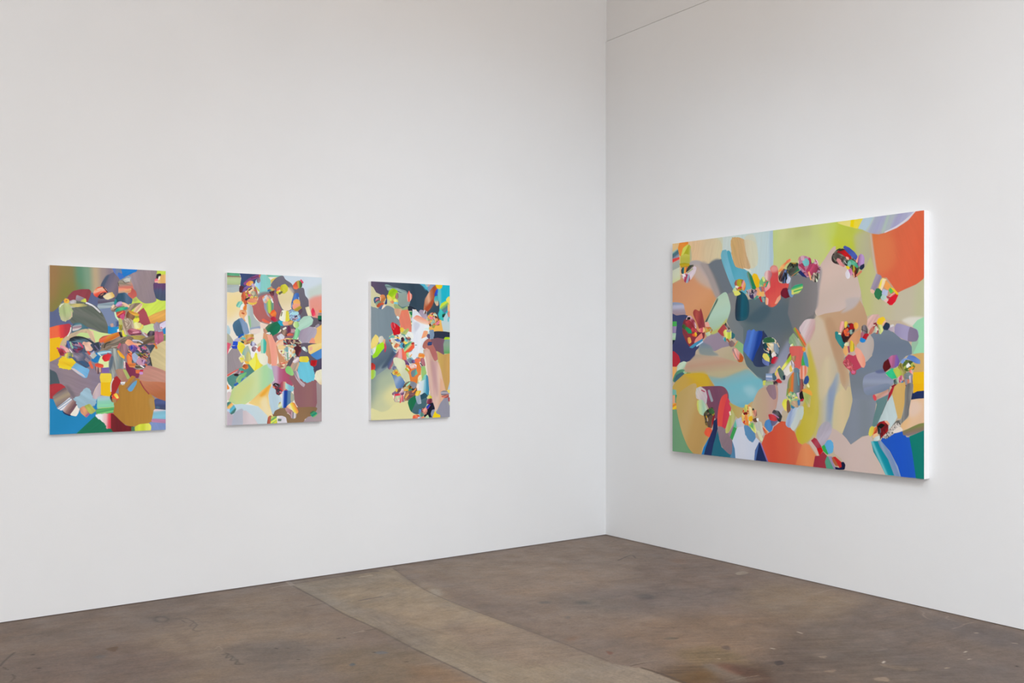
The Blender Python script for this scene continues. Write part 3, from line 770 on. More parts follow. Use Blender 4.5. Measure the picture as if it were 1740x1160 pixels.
painting('small abstract canvas with a pale green sweep and turquoise patch, middle of three',
         (-3.2481 + W / 2, 0, 1.5486 - H / 2), 0, W, H, D, """
p -13 -15 669 -46 667 1032 -17 998;e8e0d0
p 350 -17 668 -31 668 333 533 334 402 188;c4d4e0 ccd8e0;g=350,166,668,157
s 550 94 603 67 668 45 668 141 576 163;c0ccc4 c4d0c8;f=15.6 g=549,104,668,100
p 555 154 592 133 668 116 668 313 614 298 576 264 560 204;e0988c e09484 dc9088;f=13.0 g=605,117,604,313
s 624 323 668 292 668 510 602 510 586 409;e8b458 e8bc70 e4c078;f=5.2 g=630,293,629,510
s -14 123 98 114 98 292 63 316 -15 322;ecd8b0 f0d8a8 f0d498 ecd8b0 ece0c8;f=7.7 g=2,116,75,312
s 15 150 64 134 88 177 39 274 -0 293;f4d498;f=24.1 op=.7
p -14 -10 79 -14 85 20 -2 20;509870 5ca880 58a078;g=-14,6,85,2 b=0.08,1.00,0.01
p -4 19 89 20 91 28 -4 30;8c6c58;b=0.1,1.00,0.01
s -14 30 84 27 96 47 88 71 71 78 -14 81;a8b888 b8c898 b0c490 a8b48c;g=52,28,52,78 b=0.05,1.00,0.01
s -14 81 74 77 86 91 81 115 39 126 -14 123;a8b4b4 b0bcbc;g=42,78,42,125 b=0.04,1.00,0.02
s 81 -5 208 -6 218 28 178 63 178 107 108 119 88 100 91 62 96 33;344878 384870 404870;g=81,58,218,53 b=0.06,-0.00,1.00
s 81 100 86 83 108 85 110 114 93 124 82 119;582838;b=0.1,0.18,0.98
l 118 70 148 40 198 16 218 18;603868 884880 504070;w=22.6 g=160,20,180,53 b=0.25,-0.86,0.51
l 108 123 118 99 158 71;70508c 8868a8;w=16.6 g=100,127,161,63 b=0.3,-0.76,0.65
l 158 28 218 11;603048;w=4.9
p 213 -4 233 -2 218 28 210 14;c07058
p 243 -5 371 -1 371 9 289 18 248 9;70b8a0 84c4b0;g=243,9,371,3
l 246 1 266 1;e08878;w=7.0
p 284 15 340 13 299 34 284 30;ece4d8
s 289 44 299 29 330 16 332 28 314 48 294 54;e0c468 d8b850;g=289,37,332,36 b=0.1,0.89,0.46
s 228 1 258 2 289 35 291 83 273 123 233 132 213 115 215 47 223 13;80c4c0 88ccc4 84c8bc;g=213,62,291,59 b=0.02,0.18,0.98
s 188 48 198 33 223 28 218 115 198 91 188 77;a0d0e0 90c0d8;g=188,66,223,65 b=0.1,0.18,0.98
s 198 31 218 25 220 47 208 57 198 48;706878 a08890;g=198,42,220,41 b=0.3,0.79,0.61
l 193 87 213 110;c0d058;w=9.9
s 294 59 330 18 374 2 394 26 433 49 454 73 496 76 523 80 533 125 555 154 560 204 576 264 624 278 668 297 630 333 576 339 496 335 443 365 349 356 298 318 278 191 258 123 278 113 294 83;706c78 6c6874 686470 645c68 605860;g=342,11,564,369 b=0.03,0.36,0.93
s 197 135 248 114 299 122 248 153 197 154;80787c;f=5.0
s 314 131 335 111 345 140 345 189 370 238 350 287 324 307 298 288 314 210;8c6070 94646c 845864;g=315,115,349,303 b=0.05,0.18,0.98
s 160 213 197 179 218 144 278 125 309 136 314 239 298 283 288 313 227 314 197 290 172 252;b06868 b46460 ac6460 a85c5c;g=198,155,292,310 b=0.02,0.35,0.94
s 227 314 247 299 283 313 278 328;a88880
s 340 131 350 101 407 74 444 108 449 127 433 187 433 227 381 228 355 189 342 150;e0d0a8 dccca0 e4d4b4;f=2.0 g=380,80,408,231
s 418 79 438 78 454 107 444 113;b0a49c;f=6.1
s 355 86 366 66 392 58 410 77 407 99 386 119 366 115;c0b828 d0cc40 c8c438;g=355,89,410,88 b=0.08,0.53,0.85
s 332 92 350 76 358 86 350 111 335 116;f0a050 e06840 f0d0a0;g=337,84,353,109 b=0.2,0.52,0.85
s 329 111 350 106 355 118 340 126;d8c828
s 345 118 366 105 373 112 353 128;606048
s 433 207 438 167 454 127 465 114 486 116 488 151 459 162 443 187 443 214;3858a0 4878c0 3860a8;g=433,161,488,160 b=0.08,0.18,0.98
l 436 207 441 182;b0c8f0;w=3.1
l 486 141 488 156;a0c8f0;w=5.1
s 449 167 470 154 491 161 496 186 480 196 451 189;f0a858 f0b060;g=473,154,473,196
s 443 197 454 184 493 186 496 200 464 226 446 217;f0a080 e89878;g=466,184,466,226
s 449 226 496 198 507 210 496 230 464 236;b09838 a08830 c0a848;g=476,210,491,233 b=0.1,-0.87,0.49
s 480 236 507 215 512 235 496 255;604858
s 446 63 470 37 481 57 486 76 470 87 452 83;e04030 d86040 f07850;g=467,37,467,87
s 470 37 491 29 510 46 507 71 486 79 478 57;98803c c8a048 508038 303830;g=470,54,510,52
l 502 26 515 41;d84868;w=13.4
p 533 207 560 199 581 264 554 267 541 234;d8d0a8 ece0b8 d8d0a0;g=526,225,589,245 b=0.04,0.28,0.96
s 576 229 589 208 600 228 608 256 584 264;d83848 c83050 e05060;g=576,229,613,248 b=0.2,0.53,0.85
p 633 222 668 222 668 239 635 237;f08820
p 627 243 668 239 668 259 627 260;908080 a89888;g=648,240,648,260
p 624 260 668 259 668 287 624 288;086848
p 627 287 668 287 668 302 630 298;182030
s 467 345 485 305 522 270 565 264 589 289 581 319 544 344 501 367 475 360;a8ccb8 b0d4c0 a8d0bc;g=502,281,542,345 b=0.03,-0.87,0.48
s 448 325 456 306 480 305 488 330 475 345 456 340;d8e0a8 b0d888 90c880;g=448,325,488,325
s 485 385 506 360 565 336 614 348 613 379 586 429 533 449 490 444;988ca0 a498a8 a8a0b0 b0a8b8;g=490,372,602,409 b=0.02,-0.52,0.85
l 611 336 630 323;9890a0;w=17.8
s 565 434 586 409 603 429 597 479 576 484 565 459;e89878 ec9c80;g=582,409,582,484
s 443 415 459 375 469 345 496 365 485 400 464 435 448 430;70c088 90d8a0 68b888;g=447,392,489,398 b=0.04,-0.36,0.93
s 96 148 103 119 128 113 158 83 183 77 198 111 202 154 177 203 137 195 118 200 98 176;c07050 e0a088 704858 e8c8a0 a05848 b0a080 d8c858 585060;m=32.3
s 93 148 108 119 123 142 133 176 118 205 105 176;c05038 d06840 b84030;g=93,161,133,160 b=0.2,0.18,0.98
s 128 65 148 47 170 49 173 68 148 79 130 75;f0a030 f08850 f0b850 e88840;g=131,58,172,71
l 168 68 178 82;c0a8c8;w=16.7
s 138 98 173 87 182 111 167 131 148 122;e8c058 f0d8b0 c07848;g=141,94,176,121 b=0.3,0.79,0.62
l 143 108 163 93;302048;w=7.8
l 125 132 138 146;c8a828;w=9.8
l 123 169 147 158;282c34;w=12.7
l 152 151 192 145;e8c860;w=8.8
s 133 176 147 161 192 159 202 174 177 189 142 185;e08868 e8a078;g=133,175,202,173 b=0.1,0.99,0.14
s 135 185 167 189 200 181 187 198 152 200;e8cc50 e0b850;g=135,192,200,190
s 158 122 177 111 192 135 177 150;a0a890 c8c0a0 808878;g=161,118,189,139 b=0.3,0.79,0.62
l 185 116 197 145;909080;w=8.9
s 138 132 155 136 152 151 138 146;d05080
s 63 206 73 187 95 181 100 196 83 220 66 216;60b0a0 98d8c0 70b8a8;g=69,195,93,208 b=0.1,-0.65,0.76
s 88 215 98 200 108 200 103 234 88 234;e8f0e8;b=0.1,-0.00,1.00
s 105 224 118 205 132 204 130 233 112 243;f0a040 d87030 f0b850;g=107,218,132,226
s 80 263 88 239 122 238 130 262 112 287 122 306 107 316 98 292 83 277;d89868 f0b078 e8b888 e09858;g=98,237,112,315 b=0.08,0.18,0.98
l 98 256 112 260;b85838;w=9.7
s 38 336 48 316 83 292 90 316 102 368 112 392 82 407 63 402 43 364;48708c 406480 3c6078;g=38,335,119,380 b=0.03,0.51,0.86
s 80 297 98 289 117 311 132 325 147 382 127 392 112 392 97 340;6888b0 8098b8 7c98b8;g=80,341,147,341 b=0.02,0.26,0.96
s 130 214 137 195 167 213 177 271 197 300 227 324 217 362 197 387 157 392 147 339 137 291 132 243;c0ccc8 a8b4b4 acb4b4 b8bcb8;g=130,295,227,293
s 140 276 147 272 157 300 159 339 152 353 142 315;88b888 98c090;g=140,309,159,309
s 154 353 197 343 217 338 219 353 177 363 157 363;8898b8;f=3.0
s 157 363 207 353 222 362 217 382 177 392 157 387;e4d4c8;f=3.9
p 217 319 278 328 257 357 222 350;e8d0c0
s 230 299 242 289 283 311 280 318 247 313;e06850 d86048;g=230,297,282,314
s 243 163 258 153 268 191 268 240 288 279 268 264 248 221;8890b0 a8a0a8;g=243,216,288,215
s 258 182 268 162 299 161 311 190 309 234 293 259 268 240;808890 88b878 c8d048 a8c858 608878 70a090;g=258,205,311,203 b=0.04,0.09,1.00
s 235 151 268 133 278 162 258 187 243 182;e89058 b0b8c0 e0a078;g=235,152,272,171 b=0.25,0.52,0.85
l 243 168 255 153;c0d0e0;w=11.9
l 278 142 299 161;c8b0a8;w=18.0 b=0.3,0.52,0.85
l 296 161 306 181;e8f0f0;w=10.0
s 281 108 299 107 314 102 311 132 299 137 288 122;301818 703848;g=281,119,314,118 b=0.3,0.52,0.85
s 268 113 278 94 309 88 324 97 299 107;3880b8 d0c060 d86848;g=268,101,324,99 b=0.2,0.99,0.13
l 271 94 299 81;c08868;w=10.0
s 298 239 314 229 329 249 324 278 298 269 288 254;e04828 f08038 e06030;g=299,238,324,278 b=0.1,-0.87,0.50
s 293 284 314 273 334 298 319 308 298 298;a81838 c03048;g=293,292,334,292
s 350 287 360 258 370 233 402 232 401 282 396 306 365 300;f0e8c8 f0f0d8 e8e0a8;g=350,272,401,271 b=0.03,0.18,0.98
s 399 237 417 237 425 266 422 296 394 309;d8cc40 e0d448;g=394,269,425,269
l 363 268 370 243;807858;w=8.1
s 342 312 352 300 378 307 381 331 360 332 344 322;20a8c8 18a0c0;g=342,317,381,317
s 373 309 412 304 417 328 381 331;e8b090 e0a088;g=373,318,417,318
s 412 306 433 291 446 298 438 321 417 326;907848 e8b068 c89850;g=424,294,434,322
s 417 237 433 224 470 236 496 265 491 300 454 301 422 286 422 257;88a8c8 a8d0d8 7080a8 705868 b0c0d8 9088a8;m=22.5
l 441 251 480 246;a0d0d8;w=20.4 b=0.1,0.95,0.31
l 459 271 475 266;3c1c28;w=8.2
l 480 295 496 280;60b0e0;w=8.2
l 456 286 475 280;c098a0;w=7.2
s 255 352 278 328 334 307 357 337 352 366 313 406 298 401 273 377;587858 186848 107050 0c7850;g=273,332,337,383 b=0.04,-0.87,0.49
s 242 357 257 357 272 381 257 391 245 377;b88870;b=0.1,0.52,0.86
s 260 386 283 376 290 386 270 396;e8f0f0 c0d0c8;g=260,386,290,386
s 334 386 380 366 454 350 448 410 401 425 339 430 323 450 298 411;8c6468 84606c;g=298,404,453,403
s 401 361 412 333 427 341 430 365 412 385;784868 602848 703050;g=401,357,430,357
s 362 371 380 351 401 366 409 390 396 403 370 386;605048 a08070 483030;g=363,370,411,386 b=0.2,0.52,0.85
l 378 356 396 346;f0e8d8;w=12.2
p 401 390 417 380 448 385 446 397 406 400;d86850 c85848;g=401,391,448,390
p 433 355 459 353 456 377 433 378;b89098
s 334 405 365 386 386 405 380 420 349 428;c8c8d4 d0d0d8;g=334,409,386,409 b=0.1,0.52,0.86
s 329 450 349 430 401 415 443 420 448 444 422 469 380 484 334 494;e8a078 f0c8a8 f0b898 e8b088;g=369,419,405,479
s 396 435 406 420 432 417 445 435 438 459 411 464;d0c050 e0d468 b0a040 f0e8a8;g=398,430,443,446 b=0.2,0.52,0.85
l 422 425 438 445;504828;w=2.5
s -15 336 9 341 21 364 19 393 -15 398;b8d0d8 a8c8d4;g=4,336,4,398
s -15 393 9 393 33 422 43 450 23 484 -15 484;8c8480 b0b098 a8a898 b0a4a0;f=1.9 g=-15,438,43,437
p -15 441 28 455 19 474 1 531 -15 531;d85870
s 48 431 68 417 97 402 107 416 77 441 53 441;b0b0cc
s 73 412 87 395 107 390 110 402 82 417;1858b0
p 41 438 72 441 70 465 36 465;2050c8
s 380 425 496 424 517 474 453 549 390 514;583848 c8b090 802838 e8dcc8 70a8a8 d09878 402028;m=33.7
s 82 421 112 397 172 392 177 426 156 450 117 460 92 445;c0a868 70b0b8 d8a060 e8c078 687868 d08850 98c0b8;m=26.9
s 132 397 172 392 172 409 137 416 122 431 127 407;c09848 d8b060 a88840;g=122,409,172,408 b=0.15,-0.98,0.17
s 127 431 147 411 177 416 177 426 137 445;e0a080 c86858 b8c060;g=145,413,159,436 b=0.15,-0.94,0.34
l 97 417 117 421;60b8c0;w=12.7
l 97 441 109 445;303028;w=9.7
p 72 441 95 445 112 460 107 484 72 484;e8dc40
s 154 460 166 440 186 450 196 469 176 479;605878 b0b8d0 806878;g=157,453,197,467 b=0.3,0.51,0.86
p 242 382 278 391 298 435 297 582 277 601 267 557 257 508 237 426;d09870 d49870 c88c64;f=1.0 g=237,485,298,485
p 267 396 298 391 318 435 334 459 339 533 333 597 297 602 292 533 277 435;f0a890 e89c88 eca48c;g=267,487,339,487
p 329 464 390 494 443 504 443 559 390 593 349 582 341 533;c88c68 cc9068 c88860;g=328,532,443,533
s 222 469 227 430 247 421 262 445 259 499 247 523 227 513;88c8a8 a8d8c0 40b0a0 38a898;g=222,471,262,471 b=0.03,0.09,1.00
s 201 460 222 445 222 469 206 474;d0c8a0
s 443 440 469 435 506 449 496 464 453 459;402828 804050 c8b090 583038;m=22.6
l 459 442 501 449;c0b898;w=7.2 b=0.4,0.99,0.16
p 495 496 657 527 656 643 495 685 421 684 401 595 443 526;605868
s 339 466 464 456 464 556 401 565 349 506;e8dcc8 78b0b0 e0b080 c8c890 f0e8e0 c08060;m=27.9
s 67 601 156 582 136 621 146 688 106 717 57 706 47 658;508880 c06840 c8a8b0 78b880 484048 4878b0;m=29.5
s 453 476 480 466 506 476 503 516 485 536 469 526 458 501;602030 4c1c28 803040;g=448,489,506,509 b=0.25,-0.19,0.98
l 495 506 487 531;a03848;w=5.1
s 504 451 570 446 657 461 575 506 581 531 657 537 656 618 586 627 559 566 495 531 506 496;605868 5c5460;g=495,524,657,525 b=0.03,0.36,0.93
s 506 476 527 471 549 496 543 506 517 491;a0b8b0 d8e8e8 90a8a0;g=505,480,549,495 b=0.1,0.67,0.75
s 554 466 581 456 657 446 668 476 575 521 559 511;e8cc80 ecd088 e8c870;g=581,451,614,505
s 565 476 581 471 584 491 565 499;f0b090
s 573 524 651 484 668 491 667 542 619 557 592 541;4080c0 5088c4;g=573,523,668,523 b=0.02,-0.88,0.47
s 581 577 657 547 667 557 667 633 613 647 591 622;504860 484058;g=629,547,629,648
p -15 528 2 524 31 485 72 485 97 538 116 563 92 606 -1 652 -16 652;948c90 988e92 9c9094;g=-16,559,116,560 b=0.03,0.17,0.98
p -16 657 1 652 77 613 79 620 6 664 -16 666;d86058
s -6 676 13 662 47 643 96 615 111 591 156 587 186 626 126 669 67 677 47 734 27 744 -1 686;508880 548c84 4c847c;g=-6,658,186,661 b=0.02,-0.78,0.63
s 31 471 67 466 65 486 38 485;2848b8
s 67 466 117 466 112 505 99 522 77 495;e8dc38 e0d040;g=67,491,117,491
s 99 519 112 486 137 466 156 515 146 573 116 548;80b0a0 a8b8a8 a8b898;g=99,518,156,518
s 116 563 126 524 141 505 166 558 156 577 121 572;b0a890 b8b878 d0cc80 a8a860;f=1.5 g=116,550,166,550
s 156 476 196 466 211 505 186 534 161 544;e8e8ec f0f0f0;g=156,505,211,505
s 164 481 176 471 196 481 181 505 166 498;8c6c78 a88890;g=164,487,196,487 b=0.3,0.51,0.86
s 199 486 222 466 222 500 209 505;d87058 e08060;g=199,489,222,489
p 186 510 199 515 216 573 241 593 216 612 181 631 146 587 141 577 186 544;f0e040 e8d828 ece040 d8cc60;g=141,571,242,572
s 201 524 247 517 270 539 269 574 241 590 221 578 206 549;e4e4cc e8e8d0 e0dccc;g=201,553,269,553 b=0.02,0.18,0.98
s 141 575 176 544 184 515 191 573 181 626;f0e860
s 77 548 87 534 112 531 116 548 111 572 92 574 84 560;f0e8c0 e8e080 e8c8a0;j=2.4 g=82,540,115,568 b=0.25,0.51,0.86
l 89 548 102 553;e0d830;w=10.7
s 116 567 141 570 144 585 126 584;e8b840
s 101 606 114 587 136 592 139 611 116 620;a84828 c86030 d88840;g=109,593,135,615 b=0.1,0.87,0.50
l 82 620 94 618;40a090;w=14.6
l 101 608 116 616;e0a060;w=6.8
s 47 648 62 629 89 625 87 644 67 653;c0a8b0 8c7078 d0b8c0;g=57,632,84,648 b=0.2,-0.88,0.48
s 45 653 57 646 77 653 67 663 52 660;301820
s 62 682 82 658 126 640 128 659 96 692 81 709 64 701;b0b878 80b880 70c070 4c8890;g=72,666,111,689 b=0.05,-0.66,0.75
s 89 702 101 678 126 669 136 688 116 707 96 709;3868a8 70a0c8 a0c8d0;g=95,686,131,700
l 116 700 131 700;e8a080;w=4.9
l 52 720 69 711;1858b8;w=17.5
l 91 637 106 635;c83838;w=10.7
p 10 810 37 744 96 697 176 636 236 598 267 586 292 593 313 633 313 692 292 716 246 754 195 801 135 836 96 861 66 850 13 829;b0cc90 c4d490 c0d498 c8d8a0 a8d4a0 a0ccb0;f=2.0 g=11,724,312,731
s 27 782 72 725 176 670 156 747 76 822 32 820;c8d088;f=21.9 op=.7
s 269 579 297 598 305 623 282 613 267 593;b8d0d8;f=4.0
p 297 598 401 595 432 669 447 724 426 764 312 761 297 711 318 692;b0a8b8 c0a0b8 b06080 b05070 a85068 a45868;f=1.5 g=297,688,448,691
s 421 674 474 625 495 675 559 687 613 698 629 739 618 859 602 899 505 890 458 834 447 724;8c6068 8c6064 906464 8c5c64;g=421,752,629,757 b=0.01,-0.00,1.00
p 613 713 656 694 667 988 612 980 602 904 618 849;a09090 988888 9c9090;g=628,693,628,986
s 302 907 348 875 405 867 484 875 607 879 612 905 575 938 532 957 516 981 400 986 312 942;806448 887050 8c6c4c 846848;f=1.5 g=302,913,612,925
s 521 976 553 942 612 935 667 902 667 988 558 988;a09098 a89898;g=521,952,667,958
s 569 918 591 904 618 920 612 935 591 947 575 933;306848 409868 188870 80b870;g=582,908,602,941
s 482 620 487 581 517 571 554 566 570 597 586 607 602 667 591 697 548 712 522 701 495 680 479 655;68bcd0 6cc4d8 68c0d4;j=3.1 g=479,637,602,639 b=0.03,0.18,0.98
s 490 551 498 538 549 536 559 556 549 574 495 571;e8d040 d8c840 e0cc38;g=490,554,559,555 b=0.03,1.00,0.09
p 575 561 619 562 613 597 597 604 570 597;c01018 a81018 c82028;g=570,571,614,595 b=0.08,0.88,0.48
s 427 610 445 575 479 566 490 586 474 625 448 635;c89880 a89888 c8a888;g=434,590,482,607 b=0.12,-0.53,0.85
s 443 570 453 546 485 541 490 566 458 580;c8b0b8 e0d8d8 c0a0b0;g=451,548,483,574 b=0.15,-0.88,0.47
s 393 624 406 602 427 605 448 640 448 660 432 662 401 644;80c870 88c878 98d080;g=393,633,448,634
s 448 640 474 630 485 655 495 695 532 721 521 741 500 725 469 685;9c9098 c0b0b8 b0a0a8;g=437,657,539,714 b=0.2,0.52,0.86
s 333 594 349 577 380 577 401 590 390 614 364 616;e8c0a0 c87860 f0d8b8 b89078;g=337,583,395,604 b=0.3,0.94,0.34
l 370 582 390 580;d85840;w=7.1
s 341 476 349 461 380 466 411 481 380 491 349 491;e8c890 f0d090;g=341,478,411,478
s 383 486 406 471 411 506 388 501;a8b8b0 60a8b0;g=383,491,411,491 b=0.2,0.94,0.33
p 401 511 414 511 414 565 406 560 401 535;408898 a0b088 60a8a0;g=401,536,414,536
s 417 501 443 486 461 496 453 541 432 550 422 521;e8c078 e8e8e0 d8a060 b0c8c0;g=415,503,461,528 b=0.3,0.18,0.98
s 437 521 458 516 453 551 437 545;e0e8d0 98b8a8;g=437,533,458,533 b=0.15,0.18,0.98
s 411 575 443 536 453 551 432 590 406 600;605058
s 277 769 297 731 333 751 348 791 369 821 364 870 322 894 307 917 286 868;b4ccd8 b0c8d4 c0d4dc;g=276,822,369,825 b=0.02,0.18,0.98
p 295 716 284 755 274 794 281 848 297 897 307 927 286 961 266 945 246 905 195 859 140 838 175 810 236 754;f0b048 f0c070 f0cc80 f0d8a8 f0d090;f=1.5 g=253,715,252,959
s 216 792 256 749 292 716 287 740 246 793;f0a838;f=5.0
s 221 836 256 798 276 848 266 891 246 881;f0dcb4;f=12.5 op=.8
s 307 721 323 712 354 722 359 752 369 772 348 791 328 781 328 756 312 741;201c28 603848 a02838 505058 783040;m=19.4
l 318 716 343 724;20181c;w=10.1
l 323 721 338 732;b0a8b8;w=4.0
l 307 736 318 743;e08060;w=10.0
l 354 744 379 772;d02830;w=7.1
l 354 769 379 785;d07080;w=10.1
s 356 722 369 703 398 708 395 753 374 762 359 742;804058 b05060 c89888 e0c898;g=356,731,398,732 b=0.04,0.09,1.00
s 395 713 426 729 453 742 442 769 416 763 395 748;a8d8d0 80b8d0 88c0c8;g=395,743,453,745
s 372 772 390 763 434 769 431 843 400 872 379 876 364 870;f0f0f0 a0b8d8 1840a0 104090 5880a8 6080a0 8098a8;g=364,822,434,825 b=0.02,-0.00,1.00
s 432 774 453 794 455 824 437 843 430 823;a8a890 a0a898;g=430,811,455,812
s 343 870 346 850 359 836 369 866 366 878;b0c868 e0e0c0 98c078;g=346,842,367,878
l 351 845 356 841;c08060;w=7.1
s 400 872 421 853 442 843 458 849 473 879 484 905 468 919 442 898 416 882;e0a080 f0c8a0 f0e0a8 f0d048 e8a848 d87848;g=413,894,468,866
s 392 881 405 877 442 898 431 918 400 901;b89090 a87880;g=392,882,437,908
s 426 922 431 903 468 919 465 944 447 950 431 942;8c5c68 c0a0a8 808088 e0d8d8 a8a0a0;g=426,929,468,931
l 405 912 426 922;e8d8d8;w=3.1
l 408 907 431 932;d8b8c0;w=2.6
s -14 833 8 829 42 840 42 888 17 891 -12 886;e0e4e4
p -17 847 96 842 205 860 271 926 266 1004 -17 990;bcd0d8 c0d4dc c4d4d8;g=-17,905,271,917
s 37 916 61 888 106 880 110 996 22 992;a8b0c0 acb0bc b0b4c0;f=2.9 g=22,933,110,937
p -17 885 22 892 42 916 27 992 -17 990;c0b0bc b8acb8;f=3.9 g=-17,934,41,936
p 103 885 125 886 175 927 215 992 105 986;c8bcc0 d4c8cc d0c4c8;f=1.5 g=103,933,215,938
s -16 733 8 714 30 734 23 763 -2 790 -16 795;f4f0ec ece8e4;g=-16,754,30,756
l -2 721 8 741;e88830;w=16.4
s -16 781 13 762 27 772 13 810 -7 819;d0c0c0
s -2 848 5 831 22 829 42 844 59 874 46 897 27 906 10 882;387068 4c8880 f0b058 f0c080 50b0c8 60b8d0 487870 407068;g=-0,837,53,891
s 0 876 17 872 17 891 8 886;b8d0e8
s 268 965 274 936 286 926 297 929 291 983 268 982;985040 b86048 a85840;g=268,953,296,954 b=0.04,-0.09,1.00
p 294 929 335 931 340 983 289 983;90b060 c8d068 68a060 e8e858 80b868 b8c858 50785c;g=297,927,332,987 b=0.03,-0.89,0.45
p 307 976 343 948 343 963 322 980;d0d040
p 296 981 343 976 343 988 296 986;484838
s 335 931 369 930 395 941 404 986 340 983;e0d8dc d0ccd4 d8d4dc;g=335,953,404,956
p 340 946 366 949 363 964 340 963;68786c
p 332 932 345 933 348 946 338 946;f0e8d0
s 605 657 613 637 646 625 667 628 667 727 640 724 613 698;e0dcc0 e4e0c4 dcc8a0;g=621,633,658,729 b=0.03,0.36,0.93
""", 1.9, 'small upright abstract canvases on the left wall')
